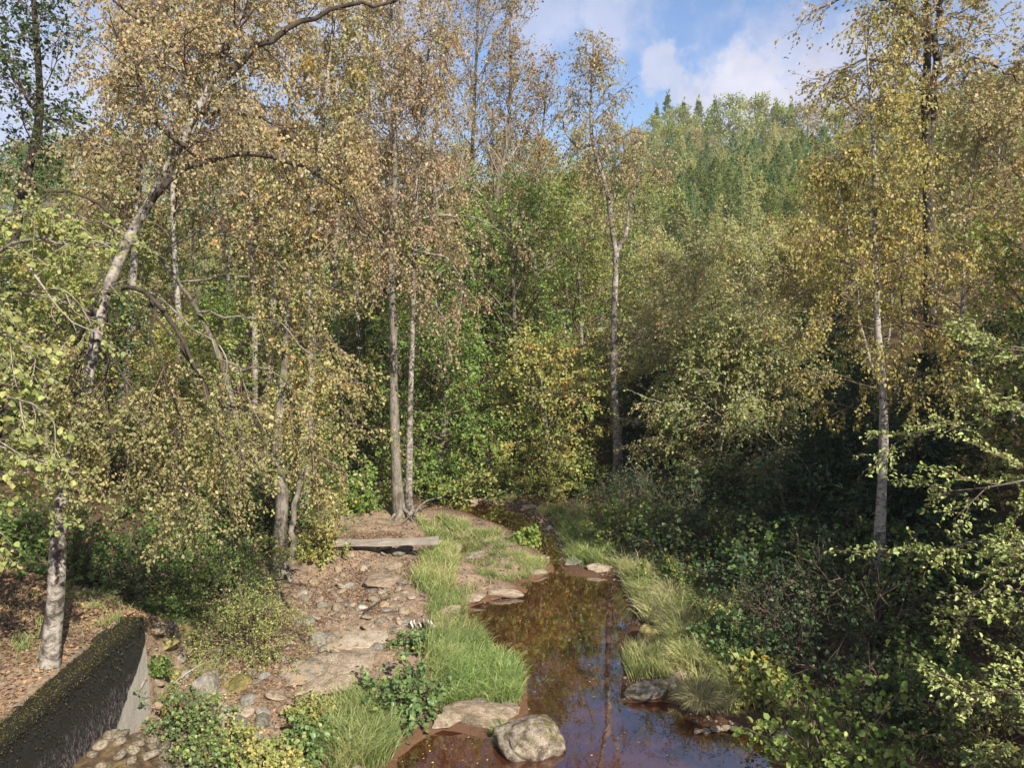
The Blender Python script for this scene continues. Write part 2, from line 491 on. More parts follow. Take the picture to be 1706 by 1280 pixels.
def samp(A, x, y):
    fx = np.clip((x - GX[0]) / .1, 0, len(GX) - 1.001); fy = np.clip((y - GY[0]) / .1, 0, len(GY) - 1.001)
    i, j = fx.astype(int), fy.astype(int); u, v = fx - i, fy - j
    return (A[j, i] * (1 - u) + A[j, i + 1] * u) * (1 - v) + (A[j + 1, i] * (1 - u) + A[j + 1, i + 1] * u) * v


def centre(y):
    return np.interp(y, [8, 12, 16, 19, 23, 26, 60], [1.6, 1.2, 1.6, 1.2, 0.1, -1.4, -3.0])


WALL_X, WALL_Y = -5.6, 10.7


def H(x, y, detail=True):
    x = np.asarray(x, float); y = np.asarray(y, float)
    s = samp(SDF, x, y)
    out_ = np.hypot(np.maximum(np.abs(x) - 16, 0), np.maximum(y - 46, 0) + np.maximum(2 - y, 0))
    s = s + out_
    lat = np.abs(x - centre(y))
    s = np.where(s > 0, np.minimum(s, np.maximum(lat - .3, .15)), s)
    left = x < centre(y)
    dl = .05 + .095 * np.minimum(s, 4.8) + .36 * np.clip(s - 4.8, 0, 12) + .12 * np.clip(s - 16.8, 0, 40)
    dr = .05 + .15 * np.minimum(s, 1.8) + .34 * np.clip(s - 1.8, 0, 16) + .16 * np.clip(s - 17.8, 0, 50)
    bl = sstep(-1, 1, x - centre(y))
    land = dl * (1 - bl) + dr * bl
    z = np.where(s > 0, land, -.38 * sstep(0, .9, -s) + .05 * (1 - sstep(0, .15, -s)))
    s2 = samp(SD2, x, y) + out_
    z = np.where((s > 0) & (s2 < .25), np.minimum(z, .10 - .12 * sstep(.2, -.1, s2)), z)
    # plateau held up by the concrete wall
    pl = 2.0 + .10 * np.clip(WALL_X - .4 - x, 0, 30)
    wy = 1 - sstep(WALL_Y - .1, WALL_Y + 2.6, y + .35 * (x - WALL_X))
    wx = sstep(WALL_X - .12, WALL_X - .3, x)
    z = np.where(x < WALL_X, z + (np.maximum(pl, z) - z) * wy * wx, z)
    fb = sstep(48, 138, y)
    z = z + (27 - 8 * sstep(10, -40, x) + 6 * sstep(60, 120, x) - z) * fb + 1.5 * sstep(26, 50, y) * (1 - fb)
    if detail:
        amp = sstep(.05, .8, np.abs(s)) * .9 + .1
        z = z + amp * (.20 * fbm(x * .45, y * .45, 3, 3) + .10 * fbm(x * 2.2, y * 2.2, 21, 4)) * np.where(s > 0, 1, .3)
    return z


def ground(px, py, Ymax=200):
    """first point of the terrain on the sight line of a point of the picture"""
    d = np.array(pix_dir(px, py)); t = np.arange(6, Ymax, .04)
    p = np.array([0, 0, CAM_Z]) + d * t[:, None]
    h = H(p[:, 0], p[:, 1])
    k = np.argmax(p[:, 2] < h)
    return np.array((p[k, 0], p[k, 1], h[k]))


def onz(x, y):
    return float(H(np.array([x]), np.array([y]))[0])


def axis_grid(lo, hi, core0, core1, step, growth=1.06):
    a = list(np.arange(core0, core1, step)); s = step; v = a[-1]
    while v < hi: s *= growth; v += s; a.append(v)
    s = step; v = core0; b = []
    while v > lo: s *= growth; v -= s; b.append(v)
    return np.array(b[::-1] + a)


xs = axis_grid(-420, 420, -7.5, 7, .10, 1.08); ys = axis_grid(-120, 520, 8, 25, .12, 1.07)
xx, yy = np.meshgrid(xs, ys)
zz = H(xx, yy)
g = Geo()
nx, ny = len(xs), len(ys)
idx = np.arange(nx * ny).reshape(ny, nx)
fq = np.stack([idx[:-1, :-1], idx[:-1, 1:], idx[1:, 1:], idx[1:, :-1]], -1).reshape(-1, 4)
g.add(np.stack([xx, yy, zz], -1).reshape(-1, 3), fq)
me = g.mesh('ground', smooth=True)
sv = samp(SDF, xx, yy) + np.hypot(np.maximum(np.abs(xx) - 16, 0), np.maximum(yy - 46, 0))
grav = np.where(xx < centre(yy), 1, 0) * (1 - sstep(4.6, 6.2, sv)) * (1 - sstep(21, 24, yy))
wet = 1 - sstep(.0, .35, sv)
at = me.attributes.new('gm', 'FLOAT_VECTOR', 'POINT')
at.data.foreach_set('vector', np.stack([grav, wet, fbm(xx * .6, yy * .6, 77)], -1).astype(np.float32).ravel())


def ground_mat():
    m, nt, o = new_mat('forest_ground')
    at = N(nt, 'ShaderNodeAttribute', attribute_name='gm'); sp = N(nt, 'ShaderNodeSeparateXYZ'); nt.links.new(at.outputs['Vector'], sp.inputs[0])
    tc = N(nt, 'ShaderNodeTexCoord'); ob = tc.outputs['Object']
    a = noise_n(nt, ob, 1.6, 6, .65); b = noise_n(nt, ob, 14, 6, .7); c = noise_n(nt, ob, 70, 4, .7)
    soil = ramp_n(nt, a, [(.3, (.055, .035, .022)), (.5, (.11, .068, .042)), (.7, (.085, .085, .035))])
    soil = mix_n(nt, .7, soil, mix_n(nt, 1.0, soil, ramp_n(nt, b, [(.3, .4), (.7, 1.8)]), 'MULTIPLY'))
    bank = ramp_n(nt, a, [(.32, (.11, .08, .06)), (.43, (.23, .165, .115)), (.55, (.32, .23, .155)), (.68, (.16, .145, .11))])
    bank = mix_n(nt, .75, bank, mix_n(nt, 1.0, bank, ramp_n(nt, b, [(.34, .42), (.5, 1.0), (.66, 1.5)]), 'MULTIPLY'))
    bank = mix_n(nt, .5, bank, mix_n(nt, 1.0, bank, ramp_n(nt, c, [(.35, .5), (.65, 1.5)]), 'MULTIPLY'))
    col = mix_n(nt, sp.outputs[0], soil, bank)
    col = mix_n(nt, sp.outputs[1], col, mix_n(nt, .35, (.13, .07, .04), mix_n(nt, 1.0, col, (.62, .48, .38), 'MULTIPLY')))
    sy = N(nt, 'ShaderNodeSeparateXYZ'); nt.links.new(ob, sy.inputs[0])
    far_ = N(nt, 'ShaderNodeMapRange', clamp=True); nt.links.new(sy.outputs[1], far_.inputs[0]); far_.inputs[1].default_value = 46; far_.inputs[2].default_value = 62
    col = mix_n(nt, far_.outputs[0], col, ramp_n(nt, b, [(.3, (.10, .14, .04)), (.55, (.20, .22, .08)), (.75, (.27, .25, .11))]))
    p = N(nt, 'ShaderNodeBsdfPrincipled', Roughness=.93); p.inputs['Specular IOR Level'].default_value = .15
    nt.links.new(col, p.inputs['Base Color'])
    bp = N(nt, 'ShaderNodeBump', Strength=.9, Distance=.05)
    nt.links.new(math_n(nt, 'ADD', b, math_n(nt, 'MULTIPLY', c, .4)), bp.inputs['Height']); nt.links.new(bp.outputs[0], p.inputs['Normal'])
    nt.links.new(p.outputs[0], o.inputs[0])
    return m


go = link('ground', me, ground_mat())
tag(go, kind='structure')

# water: a sheet that lies in the channel, the ground closes it on every side
m, nt, o = new_mat('peaty_water')
tc = N(nt, 'ShaderNodeTexCoord')
mp = N(nt, 'ShaderNodeMapping'); mp.inputs['Scale'].default_value = (1, .8, 1); nt.links.new(tc.outputs['Object'], mp.inputs[0])
w1 = noise_n(nt, mp.outputs[0], 5, 2, .5); w2 = noise_n(nt, mp.outputs[0], 22, 2, .5)
bp = N(nt, 'ShaderNodeBump', Strength=.045, Distance=.02)
nt.links.new(math_n(nt, 'ADD', w1, math_n(nt, 'MULTIPLY', w2, .12)), bp.inputs['Height'])
murk = ramp_n(nt, noise_n(nt, tc.outputs['Object'], .9, 5, .6, .3), [(.35, (.045, .013, .006)), (.55, (.095, .028, .011)), (.7, (.13, .045, .021))])
df = N(nt, 'ShaderNodeBsdfDiffuse'); nt.links.new(murk, df.inputs[0])
tr = N(nt, 'ShaderNodeBsdfTransparent'); tr.inputs[0].default_value = (.42, .17, .085, 1)
mx = N(nt, 'ShaderNodeMixShader', Fac=.42); nt.links.new(df.outputs[0], mx.inputs[1]); nt.links.new(tr.outputs[0], mx.inputs[2])
gl = N(nt, 'ShaderNodeBsdfGlossy', Roughness=.0); gl.inputs[0].default_value = (1, 1, 1, 1); nt.links.new(bp.outputs[0], gl.inputs['Normal'])
fr = N(nt, 'ShaderNodeFresnel', IOR=1.6); nt.links.new(bp.outputs[0], fr.inputs['Normal'])
m2 = N(nt, 'ShaderNodeMixShader'); nt.links.new(math_n(nt, 'MULTIPLY', fr.outputs[0], 3.0, clamp=True), m2.inputs[0]); nt.links.new(mx.outputs[0], m2.inputs[1]); nt.links.new(gl.outputs[0], m2.inputs[2])
nt.links.new(m2.outputs[0], o.inputs[0])
g = Geo()
wx = np.linspace(-5.2, 6.5, 60); wy = np.linspace(4, 27.5, 110); a, b = np.meshgrid(wx, wy); ii = np.arange(a.size).reshape(a.shape)
g.add(np.stack([a, b, a * 0], -1).reshape(-1, 3), np.stack([ii[:-1, :-1], ii[:-1, 1:], ii[1:, 1:], ii[1:, :-1]], -1).reshape(-1, 4))
wo = link('stream_water', g.mesh('stream_water'), m)
tag(wo, kind='structure')

# ------------------------------------------------------------------ trees
def build_wood(g, arr, r0, r1, S):
    arr = np.asarray(arr)
    if len(arr) == 0: return
    K = arr.shape[1]
    t = np.linspace(0, 1, K)[None]
    r0 = np.broadcast_to(np.asarray(r0, float), (len(arr),))[:, None]; r1 = np.broadcast_to(np.asarray(r1, float), (len(arr),))[:, None]
    tubes(g, arr, r0 * (1 - t) + r1 * t, S)


def crown(limbs, sp, rng, gw, gl, extra_b2=None, lens=None):
    """limbs (N,K,3) -> branchlets, twigs and leaves"""
    limbs = np.asarray(limbs)
    ln = np.linalg.norm(np.diff(limbs, axis=1), axis=2).sum(1)
    n2, n3, n4 = sp['n2'], sp['n3'], sp['n4']
    S, D, t, pi = spawn(limbs, n2, sp.get('t2', .2), 1.0, sp['a2'], rng, .25, sp.get('up2', .1), sp.get('flat', 0))
    L2 = sp['L2'] * (.55 + .8 * rng.random(len(S))) * (1.15 - .6 * t) * np.clip(ln[pi] / sp.get('Lref', 2.5), .45, 1.3)
    b2 = grow(S, D, L2, 5, .13, sp['g2'], rng)
    build_wood(gw, b2[:, [0, 2, 4]] if sp.get('twigs', 1) < .45 else b2, .011 * sp.get('rw', 1), .004 * sp.get('rw', 1), 3)
    c2 = rng.random(len(b2))
    keep = rng.random(len(b2)) > sp.get('bare', .1)
    b2k = b2[keep]; c2k = c2[keep]
    S, D, t, pi = spawn(b2k, n3, .1, 1.0, sp['a3'], rng, .3, sp.get('up3', 0), sp.get('flat', 0))
    L3 = sp['L3'] * (.5 + rng.random(len(S)))
    b3 = grow(S, D, L3, 4, .12, sp['g3'], rng)
    if sp.get('twigs', 1): 
        sel = rng.random(len(b3)) < sp.get('twigs', 1)
        build_wood(gw, b3[sel][:, ::1] if sp.get('tk') else b3[sel][:, [0, 2, 3]], .0045 * sp.get('rw', 1), .0018 * sp.get('rw', 1), 3)
    c3 = np.clip(c2k[pi] * .7 + .3 * rng.random(len(b3)), 0, 1)
    S, D, t, pj = spawn(b3, n4, sp.get('t4', .2), 1.0, sp.get('a4', .9), rng, .3, 0, sp.get('flat', 0))
    S = S + rng.normal(size=S.shape) * sp.get('jit', .02)
    hang = sp.get('hang', .6)
    D = unit(D * (1 - hang) + np.array([0, 0, -1.0]) * hang + .35 * rng.normal(size=D.shape))
    nr = unit(rng.normal(size=D.shape) + np.array([0, 0, sp.get('nz', .5)]) + np.array(to_sun) * .6)
    size = sp['size'] * (.5 + .95 * rng.random(len(S)) ** 1.3)
    at = np.stack([rng.random(len(S)), c3[pj], rng.random(len(S))], -1)
    leaves(gl, S, D, nr, size, sp.get('asp', .75), at, sp.get('oval', False))
    return


def auto_limbs(trunk, sp, rng, n=None, t0=None):
    n = n or sp['n1']
    S, D, t, _ = spawn(trunk[None], n, sp['t1'] if t0 is None else t0, .97, sp['a1'], rng, .15)
    az = np.arange(n) * 2.39996 + rng.random() * 6 + rng.normal(size=n) * .25
    tl = (t - sp['t1']) / (1 - sp['t1'])
    prof = sp.get('prof', lambda q: 1 - .65 * q)(tl)
    el = sp['el0'] + (sp['el1'] - sp['el0']) * tl + rng.normal(size=n) * .12
    D = np.stack([np.cos(az) * np.cos(el), np.sin(az) * np.cos(el), np.sin(el)], -1)
    L = sp['L1'] * prof * (.75 + .5 * rng.random(n))
    return grow(S, D, L, 9, sp.get('w1', .10), sp['g1'], rng), L


def make_tree(name, label, cat, trunk, r0, r1, sp, leafm, barkm, limbs=(), seed=1, group=None, twigm='twig', stems=(), auto=True, nauto=None, t0=None, K=26, roots=0, limbm=None):
    rng = RS(seed)
    tk = resample(trunk, K)
    org = tk[0].copy()
    root = thing(name, label, cat, org, group)
    g = Geo()
    tt = np.linspace(0, 1, K)
    rad = (r0 * (1 - tt) + r1 * tt) * (1 + .07 * np.sin(tt * 37 + seed)) + r0 * .45 * np.exp(-tt * K / 1.6)
    tubes(g, tk[None], rad[None], 12)
    if roots:
        S = np.repeat(org[None], roots, 0) + np.array([0, 0, .25]); az = np.arange(roots) * 2 * math.pi / roots + rng.random(roots)
        D = np.stack([np.cos(az), np.sin(az), -.35 * np.ones(roots)], -1)
        rt = grow(S, D, .5 + .5 * rng.random(roots), 6, .22, .12, rng)
        build_wood(g, rt, r0 * .45, r0 * .08, 6)
    me = g.mesh('trunk', org, True)
    link('trunk', me, BM[barkm], root)
    allL = []
    for k, (path, ra, rb) in enumerate(list(stems) + list(limbs)):
        lk = resample(path, 16)
        lk[1:-1] += rng.normal(size=lk[1:-1].shape) * np.linalg.norm(lk[-1] - lk[0]) * .011
        g = Geo(); tubes(g, lk[None], np.linspace(ra, rb, 16)[None], 8)
        link('stem' if k < len(stems) else 'branch', g.mesh('branch', org, True), BM[barkm if k < len(stems) else limbm or barkm], root)
        if k >= len(stems): allL.append(resample(lk, 9))
        elif auto:
            al, L = auto_limbs(lk, sp, rng, max(4, sp['n1'] // 2)); allL += list(al)
    gw, gl = Geo(), Geo()
    if auto:
        al, L = auto_limbs(tk, sp, rng, nauto, t0)
        build_wood(gw, al, np.clip(L * .011, .006, r0 * .5), .005, 5)
        allL += list(al)
    for (path, ra, rb) in stems if auto else ():
        pass
    if len(allL):
        crown(np.array(allL), sp, rng, gw, gl)
        link('twigs', gw.mesh('twigs', org), BM[twigm], root)['kind'] = 'stuff'
        link('crown', gl.mesh('crown', org), LM[leafm], root)
    return root


BIRCH = dict(n1=22, t1=.25, a1=.9, el0=.5, el1=1.1, L1=2.6, g1=.07, n2=8, L2=1.0, a2=.75, g2=.16, n3=6, L3=.55, a3=.6, g3=.35, n4=9, size=.05, hang=.6, bare=.12)


def S_(base, **k):
    d = dict(base); d.update(k); return d


WISPY = S_(BIRCH, n1=30, el0=.55, el1=1.3, L1=4.6, g1=-.05, n2=10, L2=1.5, a2=.55, g2=-.03, n3=6, L3=.6, g3=.03, n4=5, size=.10, hang=.3, bare=.15, Lref=3.5, rw=1.5, twigs=.4)
BROAD = S_(BIRCH, n1=26, t1=.12, el0=.25, el1=1.1, L1=3.6, g1=.03, n2=8, L2=1.2, a2=.8, g2=.05, n3=6, L3=.6, a3=.8, g3=.08, n4=7, size=.10, hang=.25, nz=.9, bare=.05, Lref=3.0, flat=.4,
           prof=lambda q: .55 + .6 * np.sin(np.clip(q, 0, 1) * 2.6 + .35) - .25 * q, twigs=.2, rw=1.3)

# --- the leaning birch on the wall
tB = ground(82, 1112)
t1 = make_tree('birch_tree', 'old leaning birch with white peeling trunk arching up from behind the concrete wall', 'tree',
               [tB, P(93, 1000, tB[1] + .1), P(101, 850, tB[1] + .3), P(128, 740, tB[1] + .5), P(152, 600, tB[1] + .8), P(180, 480, tB[1] + 1.0), P(225, 378, tB[1] + 1.2), P(262, 315, 10.6), P(300, 240, 10.8), P(345, 150, 11), P(400, 20, 11.2), P(440, -120, 11.4)],
               .10, .042, S_(BIRCH, n1=22, L1=2.2, g1=.05, n2=9, n3=6, n4=14, size=.046, bare=.05, twigs=.4), 'birch_brown', 'birch_dirty', seed=3, t0=.62, limbm='dark',
               limbs=[([P(250, 335, 10.5), P(300, 285, 10.6), P(380, 254, 10.7), P(455, 262, 10.8), P(520, 290, 11), P(590, 335, 11.2), P(650, 400, 11.3)], .055, .010),
                      ([P(335, 262, 10.7), P(285, 228, 10.5), P(250, 185, 10.3), P(225, 110, 10.2), P(180, 40, 10)], .04, .01),
                      ([P(375, 130, 11), P(415, 85, 11.1), P(515, 30, 11.4), P(600, 5, 11.6), P(720, -20, 12)], .055, .015),
                      ([P(345, 160, 11), P(300, 90, 10.8), P(230, 30, 10.6), P(150, -30, 10.3)], .04, .01),
                      ([P(320, 190, 10.9), P(400, 190, 10.6), P(480, 215, 10.6), P(540, 260, 10.7)], .03, .008),
                      ([P(220, 385, 10.4), P(150, 330, 10.2), P(90, 320, 10), P(40, 350, 9.8)], .03, .008),
                      ([P(520, 290, 11), P(560, 262, 11.1), P(570, 240, 11.1)], .02, .008)])
t1b = make_tree('weeping_bough', 'large weeping birch bough in full sun hanging over the small green bush', 'tree',
                [tB + np.array([-.5, .8, 0]), P(120, 700, 10.6), P(150, 520, 10.2), P(230, 480, 9.9), P(300, 560, 9.7), P(335, 640, 9.6)], .08, .02,
                S_(BIRCH, n2=15, L2=.62, g2=.12, n3=8, L3=.36, g3=.22, n4=14, size=.047, Lref=1.6, t2=.3, hang=.45, bare=.02, twigs=.5), 'birch', 'dark', seed=8, auto=False,
                limbs=[([P(170, 460, 9.7), P(140, 560, 9.4), P(118, 640, 9.2), P(105, 720, 9.1)], .014, .005),
                       ([P(190, 560, 9.7), P(165, 650, 9.3), P(140, 740, 9.2), P(130, 800, 9.2)], .014, .005),
                       ([P(230, 480, 9.9), P(310, 590, 9.7), P(345, 650, 9.6), P(365, 730, 9.5), P(372, 830, 9.5)], .018, .005),
                       ([P(150, 560, 10), P(200, 620, 9.8), P(230, 700, 9.6), P(250, 800, 9.5)], .018, .005),
                       ([P(250, 500, 9.8), P(270, 600, 9.5), P(290, 700, 9.4), P(310, 830, 9.3)], .018, .005),
                       ([P(300, 580, 9.7), P(340, 640, 9.9), P(385, 700, 10), P(400, 790, 10)], .014, .005),
                       ([P(180, 590, 9.8), P(180, 680, 9.6), P(215, 760, 9.5), P(260, 840, 9.4), P(330, 880, 9.3)], .014, .005)])
t1c = make_tree('arching_birch', 'birch with long arching limbs and weeping brown and yellow foliage left of the stream', 'tree',
                [ground(475, 940) + np.array([-.9, -1.2, 0]), P(405, 800, 13), P(380, 640, 12.6), P(330, 520, 12.2), P(260, 420, 12)], .09, .03,
                S_(BIRCH, n2=16, L2=.8, g2=.12, n3=8, L3=.42, g3=.2, n4=14, size=.05, Lref=2.0, t2=.3, hang=.45, bare=.04, twigs=.4), 'birch', 'grey', seed=12, auto=False, twigm='twig',
                limbs=[([P(250, 490, 12), P(340, 560, 11.9), P(395, 625, 11.8), P(430, 690, 11.7), P(470, 745, 11.6), P(545, 765, 11.5), P(580, 800, 11.5)], .022, .005),
                       ([P(330, 520, 12.1), P(420, 530, 12), P(500, 570, 11.8), P(560, 640, 11.7), P(590, 720, 11.6)], .022, .005),
                       ([P(300, 470, 12.1), P(380, 455, 12), P(450, 470, 12), P(520, 530, 12), P(600, 640, 12)], .022, .005),
                       ([P(390, 620, 11.9), P(430, 610, 11.8), P(480, 640, 11.6), P(510, 700, 11.5), P(530, 820, 11.5)], .02, .006),
                       ([P(270, 420, 12), P(330, 390, 12), P(400, 400, 12), P(470, 440, 12), P(520, 500, 12)], .022, .005)])
# broad leaved tree at the left edge
tl = np.array((-8.6, 8.6, 2.2))
t2 = make_tree('hazel_tree', 'bright green and yellow hazel reaching in over the left edge above the wall', 'tree',
               [tl, P(-190, 800, 8.6), P(-180, 600, 8.7), P(-190, 400, 8.8), P(-170, 300, 8.8)], .1, .03,
               S_(BROAD, n2=11, L2=.6, g2=.14, n3=6, L3=.32, n4=9, size=.06, asp=.85, oval=True, Lref=1.3, hang=.45, nz=.6, twigs=1, rw=1, bare=.05, flat=.2), 'lime', 'grey', seed=5, auto=False, twigm='twig_pale',
               limbs=[([P(-190, 600, 8.7), P(-60, 500, 8.9), P(60, 490, 9), P(150, 520, 9)], .03, .008),
                      ([P(-180, 520, 8.7), P(-60, 440, 8.6), P(60, 400, 8.5), P(180, 410, 8.4)], .04, .008),
                      ([P(-185, 450, 8.7), P(-40, 370, 8.8), P(80, 355, 8.8), P(170, 370, 8.8)], .04, .008),
                      ([P(-180, 620, 8.7), P(-70, 560, 8.3), P(20, 560, 8.1), P(60, 600, 8)], .035, .008),
                      ([P(-190, 700, 8.6), P(-70, 650, 8.2), P(20, 660, 8), P(90, 700, 7.9)], .035, .008),
                      ([P(-190, 760, 8.6), P(-80, 720, 8), P(0, 740, 7.8), P(60, 780, 7.7)], .035, .008),
                      ([P(-190, 800, 8.6), P(-60, 790, 8.2), P(0, 800, 8.3), P(50, 820, 8.3)], .03, .008),
                      ([P(-190, 820, 8.6), P(-110, 840, 8.2), P(-60, 870, 8.2), P(-20, 900, 8.2)], .03, .008)])
# tree against the sky at top left, its backlit dark put into the leaf colour
make_tree('oak_tree', 'oak with leaves painted dark as backlit, against the sky in the upper left corner', 'tree',
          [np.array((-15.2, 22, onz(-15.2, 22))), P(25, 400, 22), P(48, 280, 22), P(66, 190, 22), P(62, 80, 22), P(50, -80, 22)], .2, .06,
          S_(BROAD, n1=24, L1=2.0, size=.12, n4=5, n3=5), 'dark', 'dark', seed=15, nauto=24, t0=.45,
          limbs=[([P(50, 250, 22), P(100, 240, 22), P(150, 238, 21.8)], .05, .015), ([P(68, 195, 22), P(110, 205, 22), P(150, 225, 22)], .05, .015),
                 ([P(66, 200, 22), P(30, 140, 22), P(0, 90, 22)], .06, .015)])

# white birches standing behind, left of centre
bw = S_(BIRCH, n1=24, L1=3.0, el0=.5, el1=1.2, n2=9, n3=6, n4=7, size=.10, L2=1.3, rw=1.4, Lref=3, twigs=.3)
for k, (pts, Y, r, lm, lab, sp_) in enumerate([
    ([(440, 840), (452, 560), (462, 360), (478, 240), (485, 120), (495, -60)], 25, .14, 'birch_pink', 'slim white birch with its bare shaft showing just right of the arching limb', bw),
    ([(505, 850), (520, 560), (508, 420), (528, 310), (540, 180), (560, 0)], 22, .15, 'birch', 'white birch with kinked shaft and forked upper stem, third from the left', bw),
    ([(395, 860), (385, 600), (372, 400), (330, 250), (330, 100), (340, -60)], 28, .14, 'birch', 'tall birch with ochre crown behind the arching limb', bw),
    ([(610, 830), (600, 600), (590, 400), (600, 250), (610, 120), (615, -40)], 31, .15, 'birch_pink', 'birch with thin pinkish brown crown behind the twin trunks', bw),
    ([(290, 860), (300, 600), (290, 400), (285, 200), (275, 60), (270, -140)], 21, .10, 'birch_brown', 'birch with golden brown crown above the arch of the leaning trunk', bw),
    ([(565, 840), (560, 600), (560, 400), (570, 230), (575, 60), (580, -150)], 29, .14, 'birch', 'slender birch with ochre crown left of the paired trunks', bw),
    ([(425, 860), (425, 600), (420, 400), (415, 230), (400, 60), (395, -150)], 23, .10, 'birch_pink', 'birch with pale brown crown over the middle of the arching limb', bw),
    ([(200, 860), (215, 600), (225, 400), (235, 250), (230, 100), (230, -60)], 24, .15, 'birch_brown', 'birch with orange brown crown high above the leaning trunk', bw)]):
    pth = [P(*p, Y) for p in pts]
    pth[0][2] = onz(pth[0][0], Y) - .1
    make_tree('birch_tree', lab, 'tree', pth, r, .03, sp_, lm, 'birch', seed=30 + k, group='white birches behind the stream bank', t0=.45,
              stems=[([P(505, 480, 22), P(540, 370, 22), P(560, 330, 22)], .05, .02)] if k == 1 else ())

# rooty tree and twin trunks by the plank
rb = ground(468, 962)
make_tree('rooty_tree', 'tree with two stems and bare roots gripping the stony left bank', 'tree',
          [rb, P(466, 900, rb[1] + .1), P(470, 830, rb[1] + .2), P(462, 740, rb[1] + .4), P(475, 600, rb[1] + .8), P(480, 480, rb[1] + 1)], .17, .06,
          S_(BROAD, n1=14, L1=1.5, n2=7, L2=.7, n3=5, L3=.4, n4=6, size=.08, Lref=1.4, twigs=.3), 'green_yellow', 'grey', seed=41, roots=8, t0=.25, nauto=14,
          stems=[([rb + np.array([.15, 0, .25]), P(490, 900, rb[1] + .1), P(496, 840, rb[1] + .2), P(505, 740, rb[1] + .6), P(530, 640, rb[1] + 1)], .08, .03)])
tw = ground(668, 862)
pinkish = S_(BIRCH, n1=22, L1=2.7, n2=9, L2=1.2, g1=.08, g2=.18, n3=6, n4=8, size=.08, rw=1.2, twigs=.4)
make_tree('twin_trunk_birch', 'left and thicker of the paired grey birch trunks behind the plank', 'tree',
          [tw, P(664, 850, tw[1]), P(657, 700, tw[1] + .1), P(655, 560, tw[1] + .2), P(652, 420, tw[1] + .3), P(658, 250, tw[1] + .5), P(650, 100, tw[1] + .6), P(655, -40, tw[1] + .6)], .16, .03,
          pinkish, 'birch_pink', 'grey', seed=51, t0=.42, roots=6, group='paired trunks behind the plank',
          limbs=[([P(652, 430, 21.5), P(600, 390, 21), P(560, 400, 20.5), P(520, 440, 20.2)], .04, .01),
                 ([P(655, 500, 21.5), P(700, 480, 21), P(735, 520, 20.7), P(750, 580, 20.5)], .03, .01)])
make_tree('twin_trunk_birch', 'right and slimmer of the paired grey birch trunks behind the plank', 'tree',
          [tw + np.array([.28, .1, 0]), P(681, 850, tw[1]), P(683, 700, tw[1] + .1), P(687, 560, tw[1] + .2), P(691, 420, tw[1] + .3), P(697, 250, tw[1] + .5), P(715, 80, tw[1] + .6)], .105, .03,
          pinkish, 'birch_pink', 'birch_dirty', seed=52, t0=.45, roots=5, group='paired trunks behind the plank',
          limbs=[([P(692, 365, 21.4), P(740, 358, 21.2), P(800, 365, 21), P(850, 400, 20.8)], .035, .01),
                 ([P(690, 420, 21.4), P(740, 430, 21), P(770, 470, 20.8), P(765, 540, 20.6)], .03, .01)])

# birch on the right bank whose roots hang over the path of the stream
cb = ground(1030, 796)
cy = cb[1]
make_tree('tall_birch', 'tall birch with pale flaking trunk and forked top at the bend of the stream', 'tree',
          [cb, P(1029, 740, cy), P(1023, 640, cy), P(1023, 520, cy), P(1026, 430, cy), P(1020, 385, cy), P(1012, 320, cy), P(998, 275, cy), P(986, 230, cy), P(985, 150, cy + .2), P(990, 60, cy + .4)],
          .145, .03, S_(BIRCH, n1=26, L1=2.1, el0=.3, el1=1.1, n2=8, L2=1.0, n3=6, n4=5, size=.075, rw=1.2, twigs=.5, bare=.2), 'birch_brown', 'birch_dirty', seed=61, t0=.66, roots=7,
          stems=[([P(1027, 430, cy), P(1040, 395, cy), P(1046, 360, cy + .2), P(1062, 300, cy + .3), P(1085, 250, cy + .4)], .08, .02)],
          limbs=[([P(986, 240, cy), P(965, 245, cy), P(945, 225, cy), P(938, 200, cy)], .05, .015), ([P(1000, 275, cy), P(1015, 235, cy), P(1035, 215, cy)], .04, .01)])

# upright thin twigged trees against the sky
for k, (pts, Y, r, lab) in enumerate([
    ([(745, 820), (740, 560), (728, 380), (722, 250), (735, 110), (745, -60)], 30, .2, 'upright thin twigged tree with rusty leaves against the sky, second from the left of five'),
    ([(800, 820), (815, 520), (825, 340), (845, 235), (850, 160), (850, 10)], 32, .17, 'upright thin twigged tree with pale bent stem, fourth from the left of five'),
    ([(905, 820), (895, 560), (890, 400), (895, 290), (905, 210), (912, 120)], 33, .15, 'upright thin twigged tree with rusty leaves, lowest and rightmost of five'),
    ([(640, 820), (640, 500), (645, 300), (660, 180), (665, 60), (668, -120)], 34, .17, 'upright thin twigged tree with rusty leaves, leftmost of five beside the twin trunks'),
    ([(780, 820), (778, 500), (785, 300), (790, 180), (795, 60), (800, -80)], 35, .17, 'upright thin twigged tree with rusty leaves, middle of five against the sky')]):
    pth = [P(*p, Y) for p in pts]; pth[0][2] = onz(pth[0][0], Y) - .1
    make_tree('aspen_tree', lab, 'tree', pth, r, .03, S_(WISPY, n1=(30, 28, 20, 30, 30)[k], L1=(4.6, 3.8, 2.6, 4.6, 4.4)[k]), 'rust' if k in (1, 2) else 'birch_pink', 'grey', seed=70 + k, group='upright trees against the sky', t0=.4, twigm='twig_pale')

